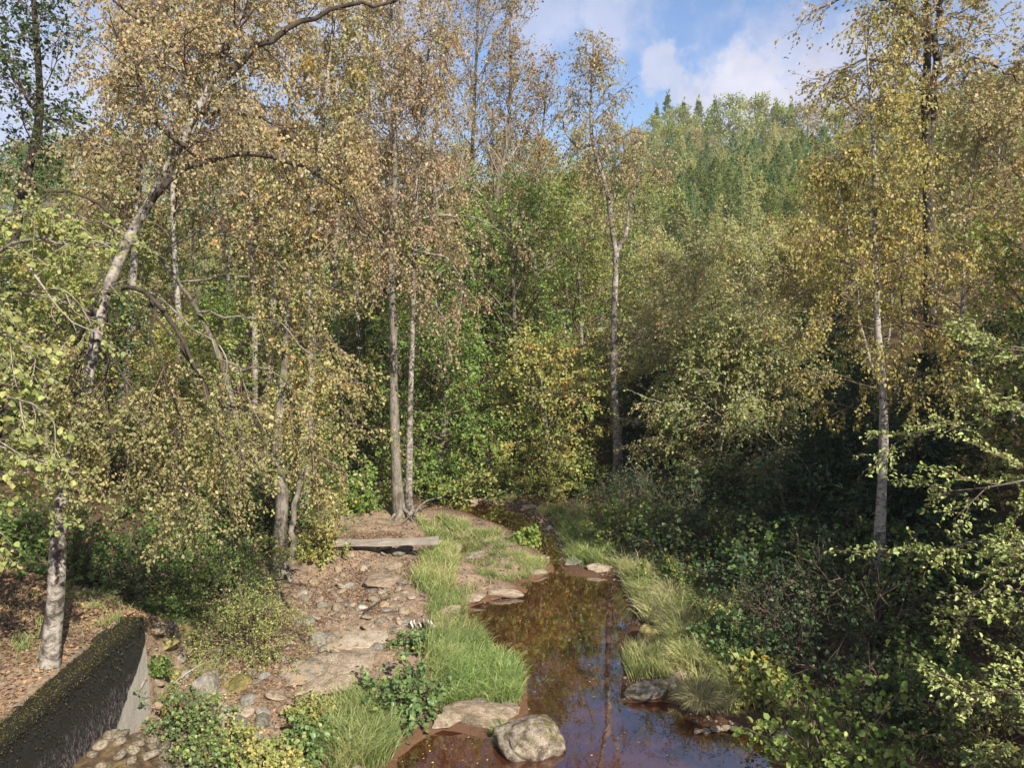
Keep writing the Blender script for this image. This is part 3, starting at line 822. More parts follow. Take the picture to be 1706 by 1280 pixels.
# central green mass: layered broadleaved trees over the stream
for k, (px, py, Y, topy, L1, lm, lab, ex) in enumerate([
    (730, 850, 25, 560, 2.6, 'fresh', 'fresh green hornbeam with low sprays behind the paired trunks', {}),
    (850, 820, 27, 360, 3.6, 'fresh', 'tall dense hornbeam filling the middle of the valley behind the stream', {}),
    (960, 800, 29, 380, 3.4, 'green_yellow', 'hornbeam with yellow and rusty patches left of the tall birch', {}),
    (770, 830, 31, 380, 3.2, 'green_yellow', 'broad maple with ochre patches behind the paired trunks', {}),
    (900, 810, 24.5, 610, 2.3, 'green_yellow', 'low yellow green tree leaning over the head of the stream', {})]):
    b = P(px, py, Y); b[2] = onz(b[0], Y) - .1
    top = P(px, topy, Y)
    make_tree('hornbeam_tree', lab, 'tree', [b, (b * .6 + top * .4) + np.array([.2, 0, 0]), top], .13, .03,
              S_(BROAD, L1=L1, n1=34 if k < 4 else 26, size=.10, n4=9, n3=6), lm, 'grey', seed=80 + k, group='broadleaved trees over the head of the stream', twigm='twig')

# right: slim birch, its second stem, dark tree
rb2 = ground(1462, 1004)
gy = rb2[1]
make_tree('slim_birch', 'slim white stemmed birch with small golden leaves on the dark right bank', 'tree',
          [rb2, P(1466, 880, gy), P(1472, 740, gy), P(1470, 640, gy), P(1461, 540, gy), P(1458, 400, gy + .1), P(1456, 260, gy + .2), P(1450, 160, gy + .2), P(1440, 40, gy + .3)], .105, .015,
          S_(BIRCH, n1=32, L1=1.6, el0=.3, el1=1.0, n2=8, L2=.7, n3=6, L3=.4, n4=8, size=.06, t1=.3, bare=.06, Lref=1.5, twigs=.35), 'gold', 'birch', seed=91, t0=.32, nauto=34,
          stems=[([P(1466, 640, gy), P(1440, 560, gy), P(1424, 470, gy), P(1405, 350, gy + .1), P(1385, 270, gy + .2)], .035, .01)])
by = 17.0
b = P(1560, 880, by); b[2] = onz(b[0], by) - .1
make_tree('alder_tree', 'dark trunked alder standing tall at the upper right against the sky', 'tree',
          [b, P(1552, 600, by), P(1549, 450, by), P(1546, 280, by), P(1542, 180, by), P(1545, 60, by), P(1535, -120, by + .3)], .19, .05,
          S_(BIRCH, n1=22, L1=2.6, el0=.1, el1=.9, g1=.02, n2=9, L2=.95, n3=6, n4=8, size=.075, g3=.15, hang=.3, bare=.1, twigs=.4), 'birch_brown', 'dark', seed=95, t0=.62,
          stems=[([P(1546, 250, by), P(1558, 160, by + .1), P(1560, 60, by + .2), P(1580, -80, by + .2)], .1, .04)],
          limbs=[([P(1543, 150, by), P(1510, 110, by - .3), P(1440, 100, by - .6), P(1370, 130, by - 1)], .05, .01),
                 ([P(1543, 60, by), P(1500, 10, by), P(1430, -10, by), P(1350, 20, by)], .06, .01),
                 ([P(1555, 150, by), P(1610, 100, by), P(1660, 110, by), P(1700, 140, by)], .06, .01)])

# beech reaching in from the right edge
bt = np.array((7.9, 6.6, 0)); bt[2] = onz(bt[0], bt[1])
BE = S_(BROAD, n2=15, L2=.58, a2=.7, g2=.02, n3=8, L3=.24, a3=.65, g3=.02, n4=13, size=.05, asp=.55, oval=True, Lref=2.2, hang=.05, nz=1.6, twigs=1, rw=.9, bare=.02, flat=.96, t2=.3, a4=.7, n1=30, L1=2.6, el0=.0, el1=.9)
bl = []
for (x0, y0, x1, y1, x2, y2, Y) in ((1980, 560, 1760, 590, 1600, 572, 8.2), (2000, 740, 1720, 680, 1490, 740, 8.0), (2020, 900, 1740, 800, 1560, 830, 7.3),
                                    (2000, 970, 1700, 910, 1495, 915, 7.6), (2050, 1050, 1760, 1000, 1600, 1040, 7.0), (2080, 1200, 1760, 1150, 1590, 1165, 6.8), (2080, 1280, 1800, 1240, 1650, 1270, 6.6),
                                    (2000, 880, 1820, 900, 1660, 950, 6.5)):
    bl.append(([bt + np.array([0, 0, max(.8, P(x0, y0, 7)[2] - bt[2] - .1)]), P((x0 + x1) / 2, (y0 + y1) / 2, Y), P(x1, y1, Y), P(x2, y2, Y + .4)], .03, .004))
make_tree('beech_tree', 'beech reaching in from the right edge with flat sunlit sprays of pale green leaves', 'tree',
          [bt, bt + np.array([.1, 0, 3]), bt + np.array([0, .1, 6]), bt + np.array([.2, 0, 9])], .16, .05, BE, 'beech', 'grey', seed=101, limbs=bl, auto=False)

# ------------------------------------------------------------------ copies of broad trees: the wood on both valley sides
def proto_tree(name, h, sp, lm, bm, seed, r=.14, t0=None, lean=.3):
    rng = RS(seed)
    pth = [(0, 0, -.3), (lean * .4, 0, h * .35), (lean * rng.normal(), lean * rng.normal(), h * .7), (lean, .1, h)]
    o = make_tree(name, 'proto', 'tree', np.array(pth), r, .02, sp, lm, bm, seed=seed, t0=t0, K=12)
    return o


MID = S_(BROAD, n1=26, L1=3.0, n2=8, n3=6, n4=6, size=.15, L2=1.15, twigs=.06)
protos = {
    'green': proto_tree('maple_tree', 9.5, MID, 'green', 'grey', 201),
    'yellow': proto_tree('birch_tree', 11, S_(MID, L1=2.4, g1=.05, g2=.14, g3=.25, hang=.5, size=.13, n4=7), 'birch', 'birch', 202, .11),
    'brown': proto_tree('birch_tree', 12, S_(MID, L1=2.4, g1=.05, g2=.14, g3=.25, hang=.5, size=.13, n4=7), 'birch_brown', 'birch', 203, .11),
    'mixed': proto_tree('maple_tree', 9, MID, 'green_yellow', 'grey', 204),
    'rust': proto_tree('cherry_tree', 10, S_(MID, n4=4), 'rust', 'grey', 205),
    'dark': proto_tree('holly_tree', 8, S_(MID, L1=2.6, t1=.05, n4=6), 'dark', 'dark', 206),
    'gold': proto_tree('birch_tree', 10, S_(MID, L1=2.2, g2=.14, g3=.25, hang=.5, size=.12, n4=7), 'gold', 'birch', 207, .10),
}
BANDS = [(80, 'left of the leaning birch'), (200, 'behind the leaning birch trunk'), (330, 'behind the weeping birch bough'), (450, 'behind the arching birch'), (570, 'behind the rooty tree'), (690, 'behind the paired trunks'),
         (790, 'just right of the paired trunks'), (880, 'over the head of the stream'), (960, 'left of the tall birch'), (1060, 'behind the tall birch'), (1180, 'right of the tall birch'), (1320, 'below the far plantation'), (1430, 'left of the slim birch'),
         (1510, 'behind the slim birch'), (1600, 'behind the dark alder'), (9999, 'behind the right edge beech')]


def place_words(x, y):
    px = min(9000, 853 + FPX * x / max(y, 1))
    return ('near, ' if y < 23 else 'in a middle row, ' if y < 33 else 'further back, ' if y < 48 else 'far back, ') + next(w for c, w in BANDS if px < c)


used = set()
words_ = {'green': 'green leaved maple', 'yellow': 'ochre leaved birch', 'brown': 'brown leaved birch', 'mixed': 'green and yellow maple', 'rust': 'rusty leaved cherry', 'dark': 'dark leaved holly', 'gold': 'golden leaved birch'}
rng = RS(11)


PH = {'green': 9.8, 'yellow': 11.5, 'brown': 12.5, 'mixed': 9.4, 'rust': 10.6, 'dark': 8.4, 'gold': 10.5, 'fg': 14.5, 'fo': 13.3, 'fr': 13.3}


def put(kind, x, y, sc, where, dz=0, top=None):
    o = protos[kind]; z = onz(x, y) - .1 + dz
    if top is not None: sc = max(.3, (P(853, top, y)[2] - z) / PH[kind])
    lab = '%s %s' % (words_[kind], place_words(x, y) if 'valley' in where and 'ridge' not in where or 'stream' in where else 'on the far ridge ' + next(w for c, w in BANDS if min(9000, 853 + FPX * x / max(y, 1)) < c).replace('below', 'above') if 'ridge' in where else where)
    rz = rng.random() * 6.28
    s3 = (sc * (.9 + .2 * rng.random()), sc * (.9 + .2 * rng.random()), sc * (.92 + .16 * rng.random()))
    if kind not in used:
        used.add(kind); o.location = (x, y, z); o.rotation_euler = (0, 0, rz); o.scale = s3; o['label'] = lab; o['group'] = 'trees massed ' + where
        return o
    return copy_tree(o, (x, y, z), rz, s3, lab, 'trees massed ' + where)


def hproj(px, Y):           # x of a place at picture column px and distance Y
    return (px - 853) / FPX * Y


# left side: (picture column, distance, kind, picture row of the top)
for (px, Y, k, top) in [(60, 17, 'mixed', 420), (170, 19, 'dark', 480), (290, 18, 'mixed', 560), (380, 20, 'green', 520), (-60, 24, 'brown', 260), (120, 27, 'yellow', 330), (250, 26, 'mixed', 380), (330, 30, 'yellow', 300), (420, 31, 'green', 350), (540, 27, 'green', 520),
                       (480, 35, 'yellow', 250), (560, 34, 'brown', 260), (60, 34, 'green', 300), (180, 38, 'mixed', 280), (300, 42, 'brown', 250), (400, 46, 'yellow', 220), (0, 44, 'yellow', 260), (620, 40, 'yellow', 200), (600, 26, 'dark', 560), (670, 30, 'mixed', 420), (700, 38, 'rust', 300),
                       (-120, 30, 'green', 250), (-20, 20, 'dark', 430), (560, 46, 'green', 240), (90, 50, 'green', 250), (220, 54, 'mixed', 250), (350, 60, 'green', 240), (480, 24, 'mixed', 600), (230, 21, 'yellow', 470), (110, 22, 'green', 420), (440, 26, 'brown', 420), (520, 38, 'rust', 220), (0, 60, 'green', 250), (440, 40, 'mixed', 300), (640, 33, 'green', 450), (200, 32, 'rust', 300)]:
    put(k, hproj(px, Y), Y, 1, 'on the left side of the valley', 0, top)
for (px, Y, k, top) in [(800, 36, 'mixed', 330), (870, 38, 'green', 300), (950, 36, 'mixed', 320), (1000, 38, 'rust', 330), (760, 44, 'yellow', 260), (850, 48, 'rust', 250), (940, 46, 'yellow', 270), (1010, 48, 'green', 290), (1070, 56, 'mixed', 320), (900, 58, 'mixed', 250), (980, 62, 'brown', 260), (1050, 70, 'yellow', 290),
                        (820, 31, 'green', 430), (720, 33, 'green', 420), (1120, 46, 'mixed', 440), (1080, 36, 'mixed', 470), (1180, 40, 'yellow', 440), (1250, 38, 'mixed', 430), (1130, 33, 'rust', 480), (1210, 31, 'mixed', 490), (1280, 46, 'gold', 400), (1060, 30, 'green', 520), (980, 32, 'mixed', 440), (1200, 50, 'mixed', 440), (1110, 60, 'yellow', 430), (1240, 60, 'yellow', 410), (1300, 34, 'mixed', 440), (1160, 36, 'green', 500)]:
    put(k, hproj(px, Y), Y, 1, 'beyond the head of the stream', 0, top + (75 if 1075 < px < 1270 and Y > 38 else 30 if px > 1075 else 0))
for (px, Y, k, top) in [(1330, 26, 'gold', 380), (1400, 24, 'gold', 330), (1500, 22, 'brown', 330), (1600, 20, 'brown', 180), (1700, 19, 'brown', 80), (1380, 34, 'gold', 290), (1450, 32, 'yellow', 260), (1540, 30, 'mixed', 210), (1640, 28, 'brown', 120), (1740, 27, 'yellow', 60),
                       (1345, 44, 'mixed', 310), (1430, 44, 'gold', 240), (1520, 42, 'brown', 190), (1620, 42, 'yellow', 150), (1720, 40, 'brown', 90), (1490, 19, 'dark', 640), (1590, 17.5, 'dark', 560), (1690, 16, 'dark', 520), (1400, 21, 'dark', 660), (1760, 14, 'mixed', 380),
                       (1350, 56, 'yellow', 270), (1420, 60, 'mixed', 230), (1500, 60, 'yellow', 190), (1590, 56, 'green', 150), (1690, 56, 'mixed', 110), (1620, 24, 'gold', 330), (1560, 36, 'gold', 240), (1660, 34, 'mixed', 160), (1480, 28, 'gold', 360)]:
    put(k, hproj(px, Y), Y, 1, 'on the right side of the valley', 0, top)
# the wood goes on outside the picture; on the right it shades the bank
for (x, y, k, sc) in [(11.2, 11.2, 'dark', .9), (10.8, 5.8, 'dark', .8), (13, 4.8, 'dark', .95), (14.5, 6, 'green', 1.0), (15, 0.5, 'dark', 1.05), (12, 8.6, 'mixed', .9), (17, 2, 'mixed', 1.1), (17.5, 9, 'brown', 1.0), (13, -3, 'green', .9), (15.5, -5, 'green', 1.1), (20, -2, 'mixed', 1.2), (-14, 2, 'green', 1.0), (-15, 9, 'mixed', 1.0), (-13, -6, 'brown', 1.0)]:
    put(k, x, y, sc, 'beside the bridge outside the view')

# ------------------------------------------------------------------ conifers
def conifer(name, h, w, nl, seed, lm, bark='dark', needle=.10, dens=1.0, dr=-.15, up=.25):
    rng = RS(seed)
    root = thing(name, 'proto', 'tree')
    g = Geo(); tk = np.array([(0, 0, -.2), (.02, 0, h * .5), (0, 0, h)])
    tubes(g, resample(tk, 8)[None], np.linspace(.022 * h * .6, .006, 8)[None], 6)
    link('trunk', g.mesh('trunk', smooth=True), BM[bark], root)
    t = (np.arange(nl) + rng.random(nl)) / nl
    z = h * (.03 + .95 * t)
    L = w * (1 - t) ** .8 * (.8 + .4 * rng.random(nl)) + .05 * w
    az = np.arange(nl) * 2.39996 + rng.normal(size=nl) * .2
    el = dr + (up + .7) * t ** 2
    D = np.stack([np.cos(az) * np.cos(el), np.sin(az) * np.cos(el), np.sin(el)], -1)
    S = np.stack([0 * z, 0 * z, z], -1)
    limbs = grow(S, D, L, 5, .04, -.04, rng)
    gl = Geo()
    M = int(14 * dens)
    S, D, tt, pi = spawn(limbs, M, .12, 1.0, .85, rng, .15, .0, .88)
    L2 = L[pi] * .32 * (1.15 - .8 * tt) * (.7 + .6 * rng.random(len(S)))
    tw = grow(S, D, L2, 3, .05, .08, rng)
    sel = L2 > .04
    c2 = rng.random(nl)[pi]
    n4 = 5
    S4, D4, t4, pj = spawn(tw, n4, .0, 1.0, .5, rng, .2, 0, .6)
    ln = np.maximum(L2[pj] * .55, needle)
    at = np.stack([rng.random(len(S4)), c2[pj], rng.random(len(S4))], -1)
    leaves(gl, S4, D4, unit(rng.normal(size=D4.shape) * .5 + np.array([0, 0, 1.0])), ln, .3, at)
    # leader
    k = 14; zz_ = h * (.86 + .16 * rng.random(k)); a_ = rng.random(k) * 6.28
    leaves(gl, np.stack([0 * zz_, 0 * zz_, zz_], -1), np.stack([np.cos(a_) * .6, np.sin(a_) * .6, 1 + 0 * a_], -1), rng.normal(size=(k, 3)), np.full(k, needle * 2.2), .3, rng.random((k, 3)))
    link('crown', gl.mesh('crown'), LM[lm], root)
    return root


con = {'young': conifer('larch_tree', 5.6, 1.75, 60, 301, 'needle_pale', needle=.16), 'young2': conifer('larch_tree', 5.2, 1.55, 55, 302, 'needle_pale', needle=.16),
       'youngd': conifer('spruce_tree', 5.0, 1.8, 60, 303, 'needle_mid', needle=.16), 'tall': conifer('spruce_tree', 17, 3.4, 80, 304, 'needle_mid', needle=.4, dens=.9),
       'near': conifer('spruce_tree', 4.2, 1.9, 80, 305, 'needle', needle=.07, dens=1.6, dr=-.05)}
cused = set()


def putc(kind, x, y, sc, lab, grp, dz=0):
    o = con[kind]; loc = (x, y, onz(x, y) - .1 + dz); rz = rng.random() * 6.28
    s3 = (sc * (.85 + .3 * rng.random()), sc * (.85 + .3 * rng.random()), sc * (1 if kind == 'tall' else .85 + .3 * rng.random()))
    if kind not in cused:
        cused.add(kind); o.location = loc; o.rotation_euler = (0, 0, rz); o.scale = s3; o['label'] = lab; o['group'] = grp
        return
    copy_tree(o, loc, rz, s3, lab, grp)


n = 0
for i in range(1400):
    if n > 285: break
    px = 1030 + 335 * rng.random(); Y = 60 + (50 if px < 1215 else 62) * rng.random()
    if fbm(np.array([px * .03]), np.array([Y * .12]), 5)[0] < -.35: continue
    x = hproj(px, Y)
    q = rng.random()
    dark = fbm(np.array([x * .08]), np.array([Y * .08]), 15)[0] > .12
    kind = 'youngd' if (dark and q < .40) or q < .06 else ('young' if q < .6 else 'young2')
    putc(kind, x, Y, .75 + .5 * rng.random(), {'y': 'young pale green larch in the plantation on the far slope', 'd': 'young dark spruce in the plantation on the far slope'}['d' if kind == 'youngd' else 'y'],
         'larches of the plantation' if kind != 'youngd' else 'young spruces of the plantation')
    n += 1
for px, Y, top in [(1102, 150, 155), (1128, 152, 168), (1152, 158, 165), (1178, 155, 163), (1252, 160, 162), (1275, 158, 168), (1085, 148, 175), (1300, 165, 170)]:
    putc('tall', hproj(px, Y), Y, (P(853, top, Y)[2] - onz(hproj(px, Y), Y)) / 17, 'dark pointed spruce standing on the far ridge line', 'spruces on the far ridge')
for k, (px, Y, sc) in enumerate([(1075, 25, .7), (1110, 24, .8), (1150, 25.5, .9), (1225, 23.5, .9), (1290, 22, .9), (1120, 27, .9), (1190, 25, 1.0), (1260, 24, 1.0), (1330, 23, 1.0), (1150, 31, 1.0), (1240, 30, 1.1), (1310, 29, 1.1), (1090, 30, .8), (1390, 22, 1.0), (1440, 17.5, .9), (1380, 17, .75), (1540, 15, .9)]):
    putc('near', hproj(px, Y), Y, sc, 'dark young spruce, ' + place_words(hproj(px, Y), Y), 'young spruces on the right bank')

# big trees along the far ridge
far = {'fg': proto_tree('oak_tree', 13, S_(MID, n1=26, L1=5.2, L2=2.2, L3=1.1, n2=8, n3=6, n4=5, size=.34, Lref=4.5, jit=.1, twigs=0, rw=3), 'green_yellow', 'dark', 401, .3),
       'fo': proto_tree('beech_tree', 12, S_(MID, n1=26, L1=4.6, L2=2.0, L3=1.0, n2=8, n3=6, n4=5, size=.32, Lref=4.5, jit=.1, twigs=0, rw=3), 'green_yellow', 'dark', 402, .3),
       'fr': proto_tree('beech_tree', 12, S_(MID, n1=24, L1=4.4, L2=2.0, L3=1.0, n2=8, n3=6, n4=5, size=.3, Lref=4.5, jit=.1, twigs=0, rw=3), 'birch_brown', 'dark', 403, .3)}
protos.update(far)
words_.update({'fg': 'broad green oak', 'fo': 'yellow green beech', 'fr': 'brown tinted beech'})
for (px, Y, k, top) in [(1205, 138, 'fg', 178), (1245, 146, 'fg', 180), (1175, 142, 'fo', 190), (1145, 118, 'fr', 212), (1110, 112, 'fo', 205), (1290, 142, 'fo', 182), (1330, 140, 'fr', 180), (1370, 136, 'fo', 185), (1410, 134, 'fr', 180), (1080, 122, 'fg', 205),
                       (1050, 116, 'fr', 215), (1020, 120, 'fg', 215), (1450, 130, 'fg', 175), (1120, 135, 'fg', 190), (1225, 124, 'fg', 225), (1170, 126, 'fr', 225), (1090, 96, 'fo', 270), (1055, 92, 'fg', 280), (1275, 132, 'fr', 215), (1310, 128, 'fg', 220),
                       (960, 120, 'fo', 225), (900, 120, 'fr', 230), (840, 118, 'fg', 230), (770, 112, 'fo', 235), (700, 108, 'fg', 235), (620, 100, 'fr', 235), (540, 100, 'fg', 235), (460, 96, 'fo', 235), (380, 90, 'fr', 238), (300, 88, 'fg', 240), (220, 86, 'fo', 240), (140, 84, 'fg', 240), (60, 82, 'fr', 240), (-20, 80, 'fg', 240), (100, 70, 'fo', 255), (340, 74, 'fg', 250),
                       (1500, 110, 'fo', 165), (1580, 100, 'fg', 140), (1660, 90, 'fr', 120), (1740, 84, 'fg', 100), (1540, 80, 'fg', 160), (1630, 74, 'fo', 140), (1460, 90, 'fo', 180), (1400, 100, 'fr', 215), (1060, 80, 'fo', 310), (1020, 76, 'fr', 290), (1140, 135, 'fg', 200), (1155, 106, 'fr', 245)]:
    put(k, hproj(px, Y), Y, 1, 'on the ridge above the valley', 0, top)

# ------------------------------------------------------------------ shrubs
def shrub(name, label, cat, base, w, h, lm, seed, size, n=26, oval=True, asp=.85, n2=5, n3=4, n4=6, group=None, twigm='twig', lean=(0, 0), hang=.15, L2=None, flat=.3, droop=.10, nz=.9, bare=.03):
    rng = RS(seed)
    base = np.asarray(base, float)
    root = thing(name, label, cat, base, group)
    az = np.arange(n) * 2.39996; q = np.sqrt((np.arange(n) + .5) / n)
    el = math.pi / 2 - q * 1.15
    L = h * (1 - q) + np.hypot(w * .5, h * .35) * q
    L = L * (.8 + .35 * rng.random(n))
    D = np.stack([np.cos(az) * np.cos(el) + lean[0], np.sin(az) * np.cos(el) + lean[1], np.sin(el)], -1)
    S = base + np.stack([rng.normal(size=n) * .05 * w, rng.normal(size=n) * .05 * w, np.full(n, -.05)], -1)
    st = grow(S, D, L, 9, .07, droop * q[:, None], rng)
    gw, gl = Geo(), Geo()
    build_wood(gw, st, .008 + .006 * h, .004, 4)
    sp = dict(n2=n2, n3=n3, n4=n4, L2=L2 or .35 * max(w, h) * .7, a2=.7, g2=.04, L3=.22 * max(w, h) * .7, a3=.7, g3=.05, size=size, asp=asp, oval=oval, hang=hang, nz=nz, flat=flat, Lref=h, bare=bare, t2=.15, jit=.01, rw=.8, twigs=.4)
    crown(st, sp, rng, gw, gl)
    link('stems', gw.mesh('stems', base), BM[twigm], root)['kind'] = 'stuff'
    link('foliage', gl.mesh('foliage', base), LM[lm], root)
    return root


shrub('alder_bush', 'round leaved pale green alder bush at the bottom edge right of the pool', 'bush', ground(1385, 1300) + np.array([.05, 0, 0]), 1.7, 1.75, 'alder', 501, .085, n=20, n2=5, n3=4, n4=5, L2=.5)
shrub('bramble_bush', 'dense round leaved bramble at the left edge of the grass clump', 'bush', ground(672, 1190), 1.35, .75, 'bramble', 502, .085, n=30, n2=4, n3=3, n4=5)
shrub('bramble_bush', 'small bramble in front of the banded stone', 'bush', ground(690, 1085), .8, .4, 'bramble', 503, .06, n=18, n2=4, n3=3, n4=4)
shrub('broom_bush', 'feathery fine leaved bush under the weeping birch bough', 'bush', ground(410, 1080), 1.9, 1.1, 'lime', 504, .042, n=36, n2=6, n3=5, n4=9, asp=.55, oval=False)
shrub('hawthorn_bush', 'dark bush behind the feathery bush at the foot of the rooty tree', 'bush', ground(355, 1010), 2.2, 1.3, 'green', 505, .05, n=40, n2=7, n3=5, n4=7, oval=False)
for k, (px, py, w, h, lm, sz, lab) in enumerate([
    (320, 1225, 1.3, .6, 'bramble', .045, 'leafy weeds beside the stone apron of the wall'), (400, 1262, .9, .5, 'lime', .045, 'pale weeds right of the apron stones at the bottom edge'),
    (455, 1290, .8, .4, 'lime', .055, 'yellow green weed clump at the bottom edge'), (520, 1260, 1.0, .45, 'bramble', .065, 'bramble patch between yellow weeds and tall grass at the bottom'),
    (520, 1205, .9, .3, 'lime', .045, 'low yellow weeds on the gravel above the bramble patch'), (880, 905, .28, .55, 'alder', .09, 'small bright green sapling standing in the stream'),
    (1210, 1085, .9, .85, 'bramble', .075, 'round leaved bush right of the tall bank grass'), (1262, 1095, 1.0, .7, 'bramble', .07, 'second round leaved bush on the right bank by the bare branch'),
    (1205, 1045, .3, .8, 'lime', .06, 'slim yellow and green sapling on the right bank'), (340, 1290, 1.0, .4, 'bramble', .045, 'low weeds at the bottom edge by the apron stones'),
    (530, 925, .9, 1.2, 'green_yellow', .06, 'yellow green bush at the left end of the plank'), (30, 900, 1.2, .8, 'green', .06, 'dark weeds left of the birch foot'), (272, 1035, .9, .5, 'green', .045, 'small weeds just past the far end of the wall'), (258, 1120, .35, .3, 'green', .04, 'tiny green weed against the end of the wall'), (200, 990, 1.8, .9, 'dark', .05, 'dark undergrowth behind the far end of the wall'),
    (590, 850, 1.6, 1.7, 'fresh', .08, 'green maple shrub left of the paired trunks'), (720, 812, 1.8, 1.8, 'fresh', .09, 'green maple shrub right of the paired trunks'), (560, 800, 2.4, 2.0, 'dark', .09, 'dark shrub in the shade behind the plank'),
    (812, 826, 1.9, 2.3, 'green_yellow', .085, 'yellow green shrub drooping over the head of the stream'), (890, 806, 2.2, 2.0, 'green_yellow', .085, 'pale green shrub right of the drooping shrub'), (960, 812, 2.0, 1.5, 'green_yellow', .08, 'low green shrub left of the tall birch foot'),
    (770, 806, 2.6, 2.6, 'fresh', .085, 'fresh green shrub arching over the dark stream head'), (850, 798, 2.6, 3.2, 'fresh', .085, 'tall green shrub in the middle of the stream head'), (700, 815, 2.2, 3.0, 'fresh', .085, 'tall fresh green shrub beside the paired trunks'), (930, 806, 2.2, 2.6, 'green_yellow', .085, 'tall yellow green shrub left of the tall birch foot'), (1330, 905, 1.9, 2.2, 'bluegreen', .11, 'large leaved sapling, darkened for shade, on the bank left of the slim birch'), (1280, 985, 1.3, 1.2, 'bluegreen', .10, 'smaller large leaved sapling in the front of the thicket'), (1440, 960, 1.6, 1.4, 'bluegreen', .09, 'leafy sapling at the foot of the slim birch'), (1570, 960, 2.0, 2.0, 'bluegreen', .11, 'sapling darkened for shade behind the beech sprays'), (480, 880, 1.8, 1.9, 'green', .07, 'green bush behind the rooty tree'), (300, 950, 2.4, 1.7, 'green', .07, 'dark green bush behind the weeping bough'), (110, 960, 2.2, 1.6, 'green', .07, 'green bush on the slope left of the weeping bough'), (410, 900, 2.2, 2.0, 'dark', .07, 'dark bush in the gap left of the rooty tree')]):  # right bank saplings have shade painted into their leaf colour
    b = ground(px, min(py, 1279)) if py < 1285 else ground(px, py)
    shrub('bush', lab, 'bush', b, w, h, lm, 520 + k, sz, n=22 if w < 1.5 else 34, n2=5, n3=4, n4=6 if w < 1.5 else 7, oval=w < 1.5)
# bramble thicket of the right bank, one bush after the other; darker leaf colours paint in some shade
brp = []
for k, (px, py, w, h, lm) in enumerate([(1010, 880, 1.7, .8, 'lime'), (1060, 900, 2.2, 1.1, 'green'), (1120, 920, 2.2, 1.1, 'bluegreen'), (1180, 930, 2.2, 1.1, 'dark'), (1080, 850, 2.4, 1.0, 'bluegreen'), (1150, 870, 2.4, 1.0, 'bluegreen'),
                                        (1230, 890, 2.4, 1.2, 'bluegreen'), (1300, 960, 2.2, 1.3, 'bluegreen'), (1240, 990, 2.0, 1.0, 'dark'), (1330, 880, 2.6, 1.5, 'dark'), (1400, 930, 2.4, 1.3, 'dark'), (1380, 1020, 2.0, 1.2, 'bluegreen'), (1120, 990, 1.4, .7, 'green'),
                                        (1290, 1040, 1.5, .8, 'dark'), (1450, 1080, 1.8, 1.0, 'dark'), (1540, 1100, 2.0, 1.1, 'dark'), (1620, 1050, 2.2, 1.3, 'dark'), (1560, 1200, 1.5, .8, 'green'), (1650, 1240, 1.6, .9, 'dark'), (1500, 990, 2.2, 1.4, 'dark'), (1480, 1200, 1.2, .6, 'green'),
                                        (1200, 840, 2.6, 1.2, 'green'), (1040, 840, 1.8, .7, 'green'), (1270, 1150, .9, .45, 'green_yellow'), (1360, 1120, 1.0, .5, 'green_yellow')]):
    lab = 'bramble bush ' + ('at the back of the thicket' if py < 875 else 'in the middle of the thicket' if py < 965 else 'in the front of the thicket' if py < 1070 else 'below the thicket') + (', beside the tall grass' if px < 1115 else ', halfway up the bank' if px < 1225 else ', left of the slim birch' if px < 1420 else ', under the beech')
    if k < 6 or k in (9, 12, 17, 23):
        o = shrub('bramble_bush', lab, 'bush', ground(px, py), w, h, lm, 560 + k, (.05, .085, .07, .11, .06)[k % 5], n=26, n2=5, n3=4, n4=5, oval=False, group='bramble thicket on the right bank')
        brp.append(o)
    else:
        copy_tree(brp[k % len(brp)], ground(px, py), rng.random() * 6, (.8 + .4 * rng.random(), .8 + .4 * rng.random(), .8 + .4 * rng.random()), lab, 'bramble thicket on the right bank')

# rowan with hanging sprays and berries right of the tall birch
for k, (px, py, Y, topy, L1, lm, lab) in enumerate([(1140, 760, 24, 460, 2.4, 'pale', 'pale rowan with drooping sprays halfway up the slope right of the tall birch'), (1215, 780, 26, 430, 2.5, 'pale', 'pale green rowan with red tinged sprays above the dark spruces'),
                                                    (1075, 700, 30, 440, 2.3, 'pale', 'olive rowan close behind the tall birch'), (1135, 770, 22.5, 560, 1.45, 'pale', 'low pale rowan leaning into the light beside the tall birch'), (1190, 790, 21, 570, 1.7, 'pale', 'low pale rowan in front of the young spruces'), (1255, 790, 21, 540, 1.7, 'birch', 'low ochre rowan between the young spruces and the slim birch'), (1290, 760, 27, 420, 2.3, 'birch', 'ochre rowan between the spruces and the slim birch')]):
    b = P(px, py, Y); b[2] = onz(b[0], Y) - .1; top = P(px + 15, topy, Y)
    make_tree('rowan_tree', lab, 'tree', [b, b * .5 + top * .5 + np.array([.15, 0, 0]), top], .08, .02, S_(BROAD, L1=L1, n1=32, size=.085, n4=9, n3=6, t1=.12, bare=.05, g3=.2, hang=.4, n2=9), lm, 'grey', seed=600 + k, twigm='twig_pale')

